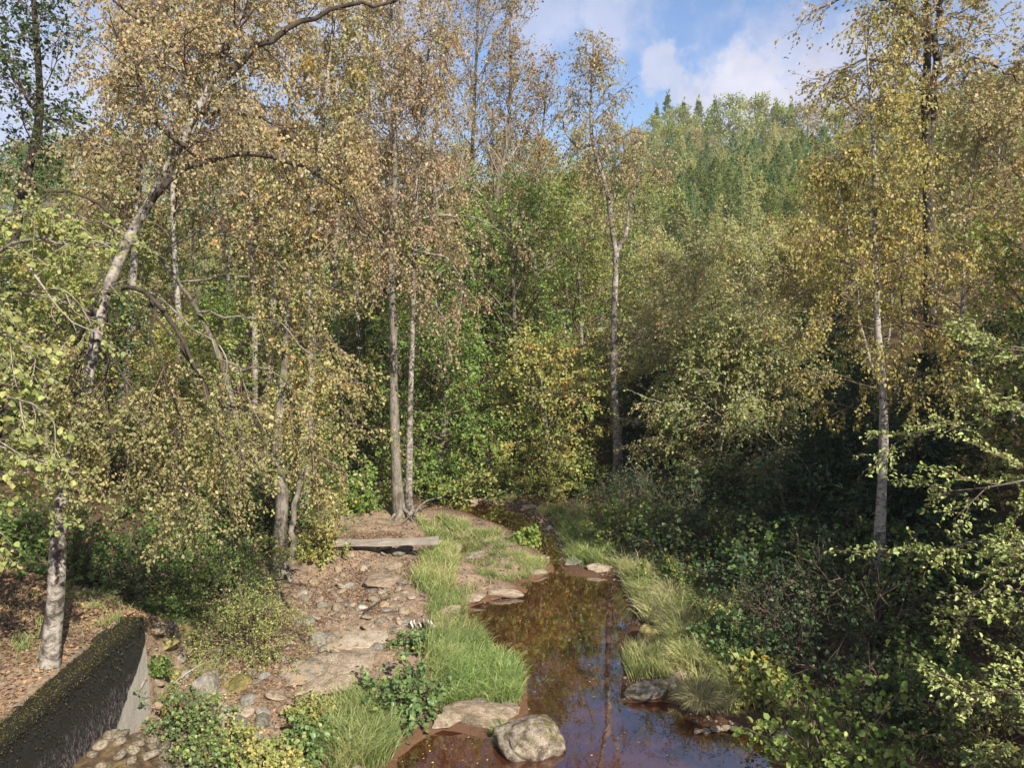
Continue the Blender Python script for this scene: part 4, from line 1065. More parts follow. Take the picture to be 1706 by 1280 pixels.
# ------------------------------------------------------------------ grass
def blades(g, base, L, lean, width, rng, spread=.35, bend=.5, updir=None):
    n = len(base)
    az = rng.random(n) * 2 * math.pi
    D = np.stack([np.cos(az) * spread, np.sin(az) * spread, np.ones(n)], -1) + lean
    D = unit(D + .08 * rng.normal(size=D.shape))
    out_ = unit(D * np.array([1, 1, 0]) + 1e-6)
    side = unit(np.cross(D, rng.normal(size=D.shape)))
    p0 = base; p1 = base + D * L[:, None] * .5
    D2 = unit(D + out_ * bend * .5 - np.array([0, 0, .25]) * bend); p2 = p1 + D2 * L[:, None] * .28
    D3 = unit(D2 + out_ * bend * .5 - np.array([0, 0, .7]) * bend); p3 = p2 + D3 * L[:, None] * .24
    w = (width * (.7 + .6 * rng.random(n)))[:, None]
    v = np.stack([p0 - side * w, p0 + side * w, p1 + side * w * .9, p1 - side * w * .9, p2 + side * w * .6, p2 - side * w * .6, p3], 1)
    b = np.arange(n)[:, None] * 7
    a = np.stack([rng.random(n), np.clip(.5 + fbm(base[:, 0] * 2, base[:, 1] * 2, 8) * .9, 0, 1), rng.random(n)], -1)
    g.add(v, (b + np.array([[0, 1, 2, 3], [3, 2, 4, 5]]).ravel()[None]).reshape(-1, 4), np.repeat(a, 2, 0))
    # tips
    g.f.append((b + np.array([[5, 4, 6]])).reshape(-1, 3) + g.n - len(v.reshape(-1, 3))); g.a.append(a)


def in_poly(pix, n, rng, z=.1):
    poly = np.array([ground(*p)[:2] for p in pix])
    lo, hi = poly.min(0), poly.max(0)
    out_ = []
    while sum(len(o) for o in out_) < n:
        q = lo + (hi - lo) * rng.random((n * 2, 2))
        out_.append(q[poly_sdf(q[:, 0], q[:, 1], poly) < .08 * rng.normal(size=n * 2)])
    q = np.concatenate(out_)[:n]
    return q


def grass_patch(name, label, pix, n, L, lm, seed, lean=(0, 0, 0), width=.004, spread=.4, bend=.6, clump=1, group=None):
    rng = RS(seed)
    q = in_poly(pix, n, rng)
    if clump:
        c = in_poly(pix, max(8, n // 120), rng)
        k = rng.integers(0, len(c), n)
        q = np.where((rng.random(n) < .65)[:, None], c[k] + rng.normal(size=(n, 2)) * .07, q)
    s = samp(SDF, q[:, 0], q[:, 1]); q = q[s > -.05]; n = len(q)
    base = np.column_stack([q, H(q[:, 0], q[:, 1]) - .02])
    g = Geo()
    blades(g, base, L * (.45 + .75 * rng.random(n)), np.array(lean), width, rng, spread, bend)
    o = link(name, g.mesh(name), LM[lm])
    return tag(o, label, 'grass', group, 'stuff')


grass_patch('grass_clump', 'lush blue green grass clump bulging into the pool', [(735, 1080), (790, 1075), (850, 1110), (872, 1135), (868, 1172), (800, 1185), (740, 1178), (720, 1130)], 8500, .42, 'grass_blue', 701, (.12, -.15, 0), .0045, .35, .7)
grass_patch('grass_clump', 'yellowing tall grass above the bramble at the pool edge', [(712, 1060), (770, 1055), (800, 1080), (760, 1130), (720, 1165), (700, 1110)], 3000, .5, 'grass', 702, (.3, .1, 0), .004, .3, .7)
grass_patch('grass_clump', 'bright green grass clump beside the plank', [(690, 950), (735, 915), (765, 930), (755, 985), (715, 1000), (690, 975)], 4200, .42, 'grass', 703, (.1, 0, 0), .005)
grass_patch('grass_clump', 'grass along the near left shore of the pool', [(720, 985), (800, 975), (790, 1010), (760, 1045), (735, 1055), (715, 1020)], 2200, .3, 'grass', 704, (.1, 0, 0), .004)
grass_patch('grass_clump', 'short grass on the gravel bar in the stream', [(760, 885), (860, 895), (862, 925), (915, 940), (900, 965), (800, 975), (790, 950), (770, 925)], 4200, .22, 'grass', 705, (0, 0, 0), .004, .6)
grass_patch('grass_clump', 'grass round the sapling on its islet', [(860, 925), (905, 930), (905, 948), (865, 945)], 1200, .22, 'grass', 706, (0, 0, 0), .004, .6)
grass_patch('grass_clump', 'green grass beyond the plank', [(700, 868), (750, 866), (790, 888), (840, 892), (790, 905), (710, 897)], 2800, .32, 'grass', 707, (0, 0, 0), .006, .5)
grass_patch('grass_clump', 'grass on the upper right bank above the bend', [(925, 850), (980, 850), (1010, 910), (1040, 950), (950, 945), (945, 915), (925, 880)], 6500, .42, 'grass', 708, (-.2, -.1, 0), .005)
grass_patch('grass_clump', 'long straw coloured grass sweeping down the right bank', [(1040, 935), (1085, 960), (1150, 1040), (1165, 1110), (1135, 1125), (1122, 1070), (1075, 1025), (1050, 1000)], 4500, .62, 'grass_dry', 709, (-.18, -.2, 0), .0045, .35, .7)
grass_patch('grass_clump', 'greener grass mixed into the straw on the right bank', [(1040, 935), (1085, 960), (1150, 1040), (1165, 1110), (1135, 1125), (1122, 1070), (1075, 1025), (1050, 1000)], 3000, .5, 'grass', 717, (-.1, -.1, 0), .0045, .5, .7)
grass_patch('grass_clump', 'reedy grass at the right edge of the pool', [(1042, 1095), (1100, 1095), (1120, 1135), (1050, 1140)], 2000, .42, 'grass_dry', 710, (-.05, 0, 0), .004, .3, .3)
grass_patch('grass_clump', 'grass between the mossy boulder and the round leaved bushes', [(1110, 1040), (1190, 1080), (1250, 1180), (1180, 1190), (1120, 1120)], 3500, .45, 'grass_dry', 711, (-.1, -.1, 0), .004)
grass_patch('grass_clump', 'tall pale grass at the bottom edge left of the pool', [(560, 1190), (610, 1170), (660, 1230), (650, 1275), (600, 1300), (545, 1290)], 4000, .6, 'grass', 712, (.15, 0, 0), .0045, .35, .7)
grass_patch('grass_clump', 'sparse grass on the shaded right slope', [(1180, 1120), (1300, 1150), (1500, 1180), (1650, 1240), (1500, 1279), (1330, 1279), (1290, 1220)], 3000, .3, 'grass', 713, (0, 0, 0), .004)
grass_patch('grass_clump', 'dark grass on the slope below the brambles', [(1080, 930), (1180, 960), (1260, 1030), (1200, 1050), (1120, 1000)], 2500, .5, 'grass', 714, (-.3, -.2, 0), .005)
grass_patch('grass_clump', 'dry grass on the slope beyond the wall end', [(255, 1020), (330, 1000), (390, 1090), (350, 1190), (262, 1190)], 1400, .28, 'grass_dry', 716, (.2, -.2, 0), .003)
grass_patch('grass_clump', 'thin grass behind the concrete wall', [(0, 1000), (240, 1010), (200, 1050), (80, 1130), (0, 1120)], 1500, .2, 'grass', 715, (0, 0, 0), .003)


def tuft(px, py, n, L, lm, seed, label, spread=.9, bend=1.0, rad=.06, lean=(0, 0, 0)):
    rng = RS(seed); b = ground(px, py)
    a = rng.random(n) * 6.28; r = rad * np.sqrt(rng.random(n))
    base = np.column_stack([b[0] + r * np.cos(a), b[1] + r * np.sin(a), np.full(n, b[2] - .02)])
    g = Geo(); rr = rng.random(n)
    blades(g, base, L * (.6 + .5 * rr), np.array(lean), .004, rng, spread, bend)
    o = link('rush_tuft', g.mesh('rush_tuft', b), LM[lm], None, b)
    return tag(o, label, 'rush tuft', 'rush tufts along the stream')


tuft(1168, 1178, 900, .62, 'rush', 721, 'big straw coloured rush tuft hanging over the right pool edge', 1.0, 1.1, .12, (-.1, -.2, 0))
tuft(1222, 1165, 420, .5, 'grass_dry', 722, 'green rush tuft just right of the big straw coloured tuft', .6, .6, .08)
tuft(1098, 1040, 380, .5, 'rush', 723, 'rush tuft drooping left over the mossy boulder', .8, 1.1, .07, (-.4, 0, 0))
tuft(906, 1150, 110, .28, 'rush', 724, 'tiny straw tuft standing alone in the pool', .5, .6, .05)
tuft(836, 1232, 220, .36, 'grass_blue', 725, 'green tuft wedged left of the big boulder', .5, .6, .08)
tuft(1120, 1010, 500, .75, 'rush', 726, 'tall rush tuft on the right bank above the mossy boulder', .6, .8, .12, (-.3, -.2, 0))
tuft(962, 872, 400, .8, 'rush', 727, 'pale rush tuft on the right bank at the bend of the stream', .4, .4, .15)
tuft(905, 860, 200, .5, 'grass_dry', 729, 'green tuft on the far mud bank of the upper stream', .5, .6, .12)
tuft(850, 836, 160, .4, 'grass_dry', 730, 'small tuft under the drooping shrub at the stream head', .6, .6, .12)
tuft(775, 905, 200, .45, 'rush', 728, 'brown rush tuft on the gravel bar', .5, .6, .1)

# ------------------------------------------------------------------ rocks
def ico_mesh(seed, flat_=.7, rough=.22, sub=3, cut=.0):
    import bmesh
    bm = bmesh.new(); bmesh.ops.create_icosphere(bm, subdivisions=sub, radius=1)
    v = np.array([x.co[:] for x in bm.verts]); rng = RS(seed)
    # planar cuts give facets
    for _ in range(11):
        n_ = unit(rng.normal(size=3)); d = .52 + .3 * rng.random()
        k = v @ n_ - d
        v = v - np.where(k > 0, k, 0)[:, None] * n_ * .92
    off = rng.random(3) * 50
    nse = (fbm(v[:, 0] * 1.7 + off[0] + v[:, 2], v[:, 1] * 1.7 + off[1] - v[:, 2], seed, 4))
    v = v * (1 + rough * nse)[:, None]
    v[:, 2] *= flat_
    for x, c in zip(bm.verts, v): x.co = c
    me = bpy.data.meshes.new('rock'); bm.to_mesh(me); bm.free()
    me.polygons.foreach_set('use_smooth', np.ones(len(me.polygons), bool)); me.update()
    return me


RM = {}


def rock_mesh(k, mat, sub=3, fl=.7, rough=.22):
    key = (k, mat.name, sub, fl)
    if key not in RM:
        m_ = ico_mesh(900 + k, fl, rough, sub); m_.materials.append(mat); RM[key] = m_
    return RM[key]


def boulder_mesh():
    import bmesh
    bm = bmesh.new(); bmesh.ops.create_icosphere(bm, subdivisions=5, radius=1)
    v = np.array([x.co[:] for x in bm.verts]); bm_v = v.copy()
    v = np.sign(v) * np.abs(v) ** .72                      # blockier than a ball
    v[:, 2] = np.where(v[:, 2] > 0, v[:, 2] * (.86 + .10 * v[:, 0]), v[:, 2])
    for n_, d in ((( .75, -.5, .45), .93), ((-.8, -.3, .5), .92), ((.1, -.9, .35), .9), ((-.3, .8, .5), .9)):
        n_ = unit(np.array(n_)); kk = v @ n_ - d; v = v - np.where(kk > 0, kk, 0)[:, None] * n_ * .85
    r = .20 * fbm(v[:, 0] * 1.6 + v[:, 2], v[:, 1] * 1.6 - v[:, 2], 3, 3) + .10 * np.abs(fbm(v[:, 0] * 4 + v[:, 2] * 2, v[:, 1] * 4 - v[:, 2] * 3, 5, 4))
    v = v * (1 + r)[:, None]; v[:, 2] *= .7
    for x, c in zip(bm.verts, v): x.co = c
    me = bpy.data.meshes.new('boulder'); bm.to_mesh(me); bm.free()
    me.polygons.foreach_set('use_smooth', np.ones(len(me.polygons), bool)); me.materials.append(ROCKB); me.update()
    return me


def rock(px, py, w, d, h, mat, k, label, rz=0, sink=.35, sub=4, tilt=(0, 0), z=None, group=None, name='rock'):
    b = ground(px, py)
    o = bpy.data.objects.new(name, boulder_mesh() if k == 0 else rock_mesh(k, mat, sub))
    o.location = (b[0], b[1], (b[2] if z is None else z) + h * (.5 - sink)); o.scale = (w / 2, d / 2, h / 2 / .7)
    o.rotation_euler = (tilt[0], tilt[1], rz)
    COL.objects.link(o)
    return tag(o, label, 'rock', group)


rock(880, 1266, 1.02, .85, .56, ROCKB, 0, 'big lichen spotted boulder at the bottom edge between the two pools', .3, .3, 4, z=0)
rock(1084, 1068, .66, .52, .46, ROCKM, 2, 'yellow mossy boulder under the rush tuft at the right shore', .2, .3)
rock(345, 1152, .58, .5, .48, ROCKG, 3, 'rounded grey boulder with ochre foot on the slope near the wall', .1, .3)
for (px, py, w, d, h, m_, k, lab, rz, sk) in [
    (800, 1196, 1.35, .6, .32, ROCKP, 4, 'long pinkish rock ledge between the grass clump and the small pool', -.1, .4),
    (745, 1206, .6, .4, .22, ROCKP, 5, 'low pink rock at the left end of the ledge', .4, .4), (850, 1188, .45, .4, .24, ROCK, 6, 'brownish rock at the right end of the ledge', .2, .4), (798, 1185, .38, .34, .28, ROCKG, 7, 'grey stone standing on top of the long ledge', .7, .3),
    (560, 1118, 1.9, 1.7, .42, ROCKP, 9, 'broad smooth ochre bedrock slab bare of leaves on the slope', .3, .42), (600, 1075, 1.3, 1.0, .3, ROCKP, 12, 'low worn bedrock hump above the broad ochre slab', .9, .42), (500, 1125, 1.0, .9, .3, ROCK, 5, 'brown bedrock shoulder left of the broad ochre slab', .5, .4), (640, 970, 1.1, .8, .24, ROCKP, 6, 'flat pale bedrock in front of the leaning slab', .5, .42), (838, 990, .95, .42, .2, ROCKP, 8, 'flat pink rock tongue pointing into the pool', -.15, .4), (790, 1000, .7, .4, .2, ROCKP, 9, 'flat rock left of the pink rock tongue', .1, .4), (752, 1018, .5, .4, .18, ROCKP, 10, 'low pale rock on the left shore above the grass', .3, .4),
    (790, 928, .72, .4, .22, ROCK, 11, 'flat layered rock in the side channel of the gravel bar', .4, .35), (760, 915, .5, .3, .2, ROCK, 4, 'slanting rock above the side channel', .9, .35),
    (955, 940, .55, .4, .22, ROCKG, 5, 'pale grey rock on the far shore right of the narrows', .2, .35), (1000, 950, .8, .45, .26, ROCKP, 6, 'rounded pinkish rock on the far shore of the pool', 0, .4), (1040, 962, .5, .4, .2, ROCKG, 7, 'grey rock at the right end of the far shore', .5, .4), (880, 848, .5, .4, .2, ROCK, 2, 'brown rock on the far mud bank of the upper stream', .3, .35), (915, 882, .45, .35, .2, ROCKG, 3, 'grey rock on the right side of the upper stream', .8, .35), (790, 838, .5, .4, .2, ROCK, 6, 'dark rock under the drooping shrub', .8, .35), (895, 955, .5, .35, .14, ROCKP, 8, 'low flat rock just left of the narrows', .2, .4),
    (1082, 1156, .95, .5, .34, ROCKB, 9, 'cracked grey rock block at the right pool edge', .2, .35), (1125, 1140, .6, .5, .28, ROCKB, 10, 'grey rock behind the cracked block at the pool edge', .8, .4),
    (668, 922, .62, .4, .26, ROCKG, 11, 'grey slab leaning under the right part of the plank', .5, .3), (632, 912, .36, .28, .2, ROCK, 12, 'stone that props up the middle of the plank', .1, .2), (655, 945, .5, .4, .16, ROCKP, 13, 'flat ochre stone in front of the leaning slab', .3, .4),
    (580, 978, .34, .24, .16, ROCKG, 14, 'pale grey stone in the middle of the stony bank', .2, .35), (536, 1012, .3, .24, .18, ROCKG, 1, 'grey stone left of the crossed sticks', .9, .35), (603, 1016, .24, .2, .14, ROCKW, 2, 'bluish white stone beside the dark stick', .2, .35),
    (655, 1012, .26, .22, .12, ROCK, 3, 'flat buff stone right of the dark stick', .4, .35), (508, 1000, .3, .24, .2, ROCK, 4, 'ochre block at the foot of the rooty tree', .2, .35), (675, 1040, .4, .3, .12, ROCKG, 5, 'flat grey stone above the banded stone', .3, .4),
    (548, 1070, .4, .5, .3, ROCK, 6, 'dark fronted ochre rock on the bare slope', .4, .4), (510, 1040, .5, .4, .25, ROCKG, 7, 'dark slate rock left of the bare slope', .2, .45),
    (290, 1190, .5, .4, .35, ROCKM, 8, 'mossy ochre rock right of the wall end', .2, .4), (395, 1145, .6, .5, .3, ROCKM, 9, 'mossy rock above the pale rubble', .7, .4), (415, 1172, .28, .22, .2, ROCKG, 10, 'grey stone set in the pale rubble', .2, .35), (440, 1130, .22, .18, .16, ROCKG, 11, 'small round grey stone above the pale rubble', .1, .35),
    (400, 1212, .34, .28, .24, ROCKG, 12, 'grey brown block above the bottom weeds', .3, .3), (435, 1210, .3, .26, .26, ROCKG, 13, 'upright bluish rock beside the grey brown block', 1.0, .3), (420, 1238, .34, .26, .2, ROCKG, 14, 'pale grey rock below the upright bluish rock', .2, .35),
    (370, 1190, .5, .6, .3, ROCKP, 1, 'pale shattered rubble rock below the grey boulder', .5, .4), (335, 1080, .36, .3, .26, ROCKM, 2, 'ochre boulder above the wall end rubble', .2, .35), (308, 1052, .4, .32, .26, ROCKM, 3, 'mossy rock beside the shaded bush', .2, .35), (285, 1045, .2, .18, .14, ROCKG, 4, 'small grey rock near the top of the wall end', .1, .35),
    (220, 990, .28, .22, .2, ROCKG, 5, 'grey rock in the shade behind the wall', .2, .3), (236, 998, .22, .2, .18, ROCKG, 6, 'smaller grey rock in the shade behind the wall', .8, .3), (345, 1130, .3, .3, .2, ROCK, 7, 'brown rock above the grey boulder', .5, .35),
    (30, 1215, .2, .16, .08, ROCKP, 8, 'flat pink stone lying on the leaves behind the wall top', .4, .2), (1300, 1240, .35, .3, .3, ROCKG, 9, 'grey rock in the shade at the lower right shore', .8, .3), (925, 1155, .10, .09, .06, ROCKP, 10, 'small pale stone beside the tiny straw tuft in the pool', 0, .2),
    (560, 896, .2, .2, .22, ROCK, 12, 'stone under the left end of the plank', .2, .2), (730, 905, .24, .2, .14, ROCKP, 13, 'pale stone at the right end of the plank', .2, .3), (610, 1215, .3, .26, .16, ROCKP, 14, 'pinkish stone at the edge of the tall pale grass', .2, .4), (600, 1290, .4, .3, .2, ROCK, 1, 'brown stone in the tall grass at the bottom edge', .2, .4)]:
    rock(px, py, w, d, h, m_, k, lab, rz, sk, 3 if w < .45 else 4)
for k, (px, py, w, h) in enumerate([(262, 1060, .3, .22), (278, 1085, .4, .3), (300, 1100, .3, .2), (268, 1115, .34, .24), (262, 1150, .3, .2), (285, 1135, .42, .3), (310, 1130, .26, .2), (300, 1165, .34, .24), (262, 1185, .36, .26), (330, 1108, .3, .22), (290, 1070, .22, .16), (360, 1125, .24, .18), (318, 1180, .3, .2), (275, 1165, .22, .16)]):
    rock(px, py, w, w * .8, h, (ROCK, ROCKM, ROCKG, ROCK)[k % 4], 1 + k % 13, ('ochre brown', 'mossy', 'grey', 'brown')[k % 4] + ' rubble stone in the earth slope beyond the end of the concrete wall', k * .7, .35, 3, group='rubble stones beyond the wall end')
# banded stone: a rounded block with pale ridges
b = ground(705, 1052)
root = thing('banded_stone', 'rounded dark stone with pale ridges at the edge of the bramble', 'rock', (b[0], b[1], b[2]))
o = link('core', rock_mesh(3, BM['dark'], 3), None, root); o.scale = (.21, .15, .22); o.location = (0, 0, .05)
for k in range(6):
    a = -1.15 + k * .46
    g = Geo(); th = np.linspace(.35, 1.35, 7)
    arc = np.stack([np.sin(a) * .235 * np.cos(th * .3) + .03 * np.sin(th * 4), -.165 * np.cos(th - .2), .06 + .215 * np.sin(th) * np.cos(a * .55)], -1)
    tubes(g, arc[None], np.array([[.012, .019, .022, .019, .021, .018, .01]]), 6)
    link('ridge', g.mesh('ridge', smooth=True), ROCKW, root)
# ledge of broken pale pieces in the lower right of the pool
for k, (px, py, w) in enumerate([(1162, 1236, .16), (1176, 1232, .2), (1192, 1226, .22), (1208, 1221, .22), (1226, 1217, .26)]):
    rock(px, py, w, .13, .10, ROCKP, k + 2, ['narrow tip', 'second piece', 'middle piece', 'fourth piece', 'broad inner end'][k] + ' of the broken pale ledge in the lower right of the pool', .3, .2, 3, z=.0, group='broken pale ledge')
# stone apron at the foot of the wall
def stone_apron():
    rg = RS(77)
    root = thing('stone_apron', 'mossy apron of pale rubble stones set in mortar at the foot of the wall', 'masonry', (-4.9, 8.8, .3))
    g = Geo()
    X = np.linspace(-.72, .62, 22); Yq = np.linspace(-2.6, 1.55, 50); a, b = np.meshgrid(X, Yq)
    edge = .55 - .35 * sstep(.4, 1.6, b)
    zq = .62 - .45 * sstep(-.6, .6, a) - .55 * sstep(.55, 1.5, b) - .25 * sstep(-1.2, -2.5, b) + .05 * fbm(a * 3, b * 3, 4)
    ii = np.arange(a.size).reshape(a.shape)
    g.add(np.stack([a, b, zq], -1).reshape(-1, 3), np.stack([ii[:-1, :-1], ii[:-1, 1:], ii[1:, 1:], ii[1:, :-1]], -1).reshape(-1, 4))
    link('mortar_bed', g.mesh('mortar_bed', smooth=True), MORT, root)
    pts = []
    for _ in range(900):
        p = np.array([rg.uniform(-.62, .5), rg.uniform(-2.4, 1.4)])
        if all(np.hypot(*(p - q)) > .165 for q in pts): pts.append(p)
    for p in pts:
        i = np.argmin(np.abs(X - p[0])); j = np.argmin(np.abs(Yq - p[1]))
        s = rg.uniform(.085, .145)
        o = link('stone', rock_mesh(int(rg.integers(1, 14)), ROCKB, 2), None, root)
        o.location = (p[0], p[1], zq[j, i] + .015); o.scale = (s, s * rg.uniform(.7, 1.2), .085); o.rotation_euler = (rg.normal() * .15, .25, rg.random() * 6)


m, nt, o = new_mat('mossy_mortar'); MORT = m
tc = N(nt, 'ShaderNodeTexCoord'); n_ = noise_n(nt, tc.outputs['Object'], 9, 6, .7)
p = N(nt, 'ShaderNodeBsdfPrincipled', Roughness=.95)
nt.links.new(ramp_n(nt, n_, [(.35, (.025, .016, .008)), (.5, (.08, .05, .02)), (.65, (.15, .11, .05))]), p.inputs['Base Color'])
bp = N(nt, 'ShaderNodeBump', Strength=.8, Distance=.03); nt.links.new(n_, bp.inputs['Height']); nt.links.new(bp.outputs[0], p.inputs['Normal'])
nt.links.new(p.outputs[0], o.inputs[0])
stone_apron()

# small stones of the left bank, each a thing of its own
rg = RS(31)
q = in_poly([(480, 1000), (560, 930), (700, 920), (700, 1000), (700, 1060), (640, 1130), (600, 1180), (500, 1200), (420, 1230), (330, 1200), (280, 1110), (300, 1040), (380, 1120), (470, 1120)], 230, rg)
for k, (x, y) in enumerate(q):
    s = .035 + .16 * rg.random() ** 2.6
    o = bpy.data.objects.new('stone', rock_mesh(1 + k % 12, (ROCK, ROCKG, ROCKP, ROCK, ROCKP)[k % 5], 2)); COL.objects.link(o)
    o.location = (x, y, onz(x, y) + s * .1); o.scale = (s * rg.uniform(.8, 1.3), s, s * rg.uniform(.4, .8)); o.rotation_euler = (rg.normal() * .3, rg.normal() * .3, rg.random() * 6)
    tag(o, 'small rough stone scattered on the leafy gravel of the left bank', 'stone', 'small stones of the left bank')
g = Geo()
def pebbles(name, label, pix, n, s0, s1, mat, seed):
    n = n // 3; rg = RS(seed); q = in_poly(pix, n, rg); q = q[samp(SDF, q[:, 0], q[:, 1]) > -.1]; n = len(q)
    oc = np.array([(1, 0, 0), (0, 1, 0), (-1, 0, 0), (0, -1, 0), (0, 0, 1.0), (.7, .7, .5), (-.7, .7, .5), (-.7, -.7, .5), (.7, -.7, .5)])
    fc = np.array([(4, 5, 6), (4, 6, 7), (4, 7, 8), (4, 8, 5), (0, 1, 5), (5, 1, 6), (1, 2, 6), (6, 2, 7), (2, 3, 7), (7, 3, 8), (3, 0, 8), (8, 0, 5)])
    s = s0 + (s1 - s0) * rg.random(n) ** 3
    v = oc[None] * (.75 + .5 * rg.random((n, 9, 3))) * s[:, None, None] * np.array([1, 1, .6]) + np.column_stack([q, H(q[:, 0], q[:, 1])])[:, None]
    g = Geo(); g.add(v, (fc[None] + np.arange(n)[:, None, None] * 9).reshape(-1, 3), np.zeros((n * 12, 3)))
    tag(link(name, g.mesh(name), mat), label, 'gravel', None, 'stuff')
pebbles('gravel', 'earthy rubble on the slope beyond the wall end', [(250, 1030), (330, 1010), (420, 1120), (350, 1200), (255, 1200)], 5000, .012, .06, ROCK, 44)
pebbles('gravel', 'loose gravel and chips on the stony left bank', [(470, 1000), (560, 920), (715, 910), (735, 1010), (700, 1070), (640, 1150), (560, 1230), (420, 1270), (320, 1250), (260, 1150), (260, 1030), (400, 1100)], 9000, .008, .045, ROCK, 41)
pebbles('gravel', 'stones and gravel along the dark upper stream', [(700, 835), (760, 825), (870, 835), (935, 870), (955, 930), (915, 935), (880, 880), (800, 850)], 3000, .01, .08, ROCK, 45)
pebbles('gravel', 'pale gravel along the stream bars', [(700, 870), (860, 880), (930, 930), (930, 975), (860, 1000), (760, 1040), (720, 1000), (740, 940)], 3500, .008, .05, ROCKP, 42)
pebbles('gravel', 'gravel along the right shore of the pool', [(930, 930), (1050, 945), (1085, 1040), (1120, 1160), (1290, 1220), (1280, 1240), (1040, 1170), (1060, 1060), (1040, 975)], 2500, .008, .045, ROCKP, 43)

# leaf litter
def litter(name, label, pts, s, lm, seed, kind='stuff', lift=.012, water=False):
    rg = RS(seed); n = len(pts)
    z = (H(pts[:, 0], pts[:, 1]) if not water else np.full(n, .004)) + lift * (rg.random(n) if not water else .3)
    a = rg.random(n) * 6.28
    D = np.stack([np.cos(a), np.sin(a), (0 if water else .3) * rg.normal(size=n)], -1)
    nr = unit(np.stack([rg.normal(size=n) * (.05 if water else .45), rg.normal(size=n) * (.05 if water else .45), np.ones(n)], -1))
    g = Geo(); at_ = np.stack([rg.random(n), np.clip(.5 + .8 * fbm(pts[:, 0] * .9, pts[:, 1] * .9, 6), 0, 1), rg.random(n)], -1)
    leaves(g, np.column_stack([pts, z]), D, nr, s * (.6 + .8 * rg.random(n)), .7, at_, fold=.02 if water else .2)
    tag(link(name, g.mesh(name), LM[lm]), label, 'leaves', None, kind)
rg = RS(58)
q = np.column_stack([rg.uniform(-7.0, -4.4, 5000), rg.uniform(10.75, 14, 5000)])
litter('leaf_litter', 'brown leaves and debris on the slope beyond the wall end', q, .05, 'litter', 57, lift=.05)
rg = RS(51)
q = in_poly([(470, 1000), (560, 900), (640, 870), (730, 905), (735, 1010), (700, 1080), (640, 1170), (560, 1240), (420, 1279), (250, 1260), (250, 1020), (400, 1040)], 26000, rg)
q = q[(samp(SDF, q[:, 0], q[:, 1]) > 0) & (rg.random(len(q)) < .36 + 2.0 * fbm(q[:, 0] * 1.3, q[:, 1] * 1.3, 61))]
litter('leaf_litter', 'brown and pinkish fallen leaves strewn over the left bank', q, .05, 'litter', 52)
q = np.column_stack([rg.uniform(-10, -5.95, 16000), rg.uniform(7, 12.5, 16000)])
litter('leaf_litter', 'reddish brown fallen leaves behind the concrete wall', q, .055, 'litter', 53)
q = np.column_stack([rg.uniform(-14, 14, 26000), rg.uniform(9, 34, 26000)]); q = q[samp(SDF, q[:, 0], q[:, 1]) > .2]
litter('leaf_litter', 'fallen leaves on the woodland floor', q, .075, 'litter', 54)
q = np.column_stack([rg.uniform(-3, 4.4, 1500), rg.uniform(9.5, 24, 1500)]); sd = samp(SDF, q[:, 0], q[:, 1]); q = q[(sd < -.03) & ((rg.random(len(q)) < .12) | (q[:, 1] < 12) & (q[:, 0] < 0) | (sd > -.25) & (rg.random(len(q)) < .6))]
ql = in_poly([(690, 830), (760, 815), (880, 822), (940, 865), (950, 925), (925, 905), (880, 850), (800, 838), (740, 850)], 2600, RS(66))
litter('leaf_litter', 'brown leaves on the muddy banks of the upper stream', ql[samp(SDF, ql[:, 0], ql[:, 1]) > -.02], .07, 'litter', 67)
litter('floating_leaves', 'small yellow leaves floating on the brown water', q, .038, 'litter_float', 55, water=True)
# low herbs carpeting the woodland floor
q = np.column_stack([rg.uniform(-16, 16, 5500), rg.uniform(9, 36, 5500)]); sd = samp(SDF, q[:, 0], q[:, 1]); q = q[((q[:, 0] > 2) & (sd > 1.3)) | ((q[:, 0] < -5) & (sd > 5.2) & (q[:, 1] > 12.5)) | (sd > .8) & (q[:, 1] > 24)]
q = q[fbm(q[:, 0] * .7, q[:, 1] * .7, 91) > -.15]
c = np.repeat(q, 9, 0); n = len(c); c = c + rg.normal(size=(n, 2)) * .13
pos = np.column_stack([c, H(c[:, 0], c[:, 1]) + .03 + .22 * rg.random(n)]); a = rg.random(n) * 6.28
g = Geo(); leaves(g, pos, np.stack([np.cos(a), np.sin(a), .1 * rg.normal(size=n)], -1), unit(rg.normal(size=(n, 3)) * .5 + np.array([0, 0, 1.0])), .07 + .05 * rg.random(n), .75, np.stack([rg.random(n), np.repeat(rg.random(len(q)), 9), rg.random(n)], -1))
tag(link('undergrowth', g.mesh('undergrowth'), LM['green']), 'low leafy herbs carpeting the woodland floor', 'undergrowth', None, 'stuff')

# ------------------------------------------------------------------ concrete wall
m, nt, o = new_mat('stained_shaded_concrete')
tc = N(nt, 'ShaderNodeTexCoord'); sp = N(nt, 'ShaderNodeSeparateXYZ'); nt.links.new(tc.outputs['Object'], sp.inputs[0])
mp = N(nt, 'ShaderNodeMapping'); mp.inputs['Scale'].default_value = (1, 9, .9); nt.links.new(tc.outputs['Object'], mp.inputs[0])
strk = noise_n(nt, mp.outputs[0], 2.2, 6, .65)
n_ = noise_n(nt, tc.outputs['Object'], 5, 6, .7); nf = noise_n(nt, tc.outputs['Object'], 45, 5, .8)
clean_lit = mix_n(nt, .6, ramp_n(nt, strk, [(.3, (.34, .305, .25)), (.6, (.56, .52, .44))]), ramp_n(nt, nf, [(.3, (.26, .235, .19)), (.7, (.54, .50, .43))]))
mp2 = N(nt, 'ShaderNodeMapping'); mp2.inputs['Scale'].default_value = (1, 1, .45); nt.links.new(tc.outputs['Object'], mp2.inputs[0])
spk = noise_n(nt, mp2.outputs[0], 24, 5, .75)
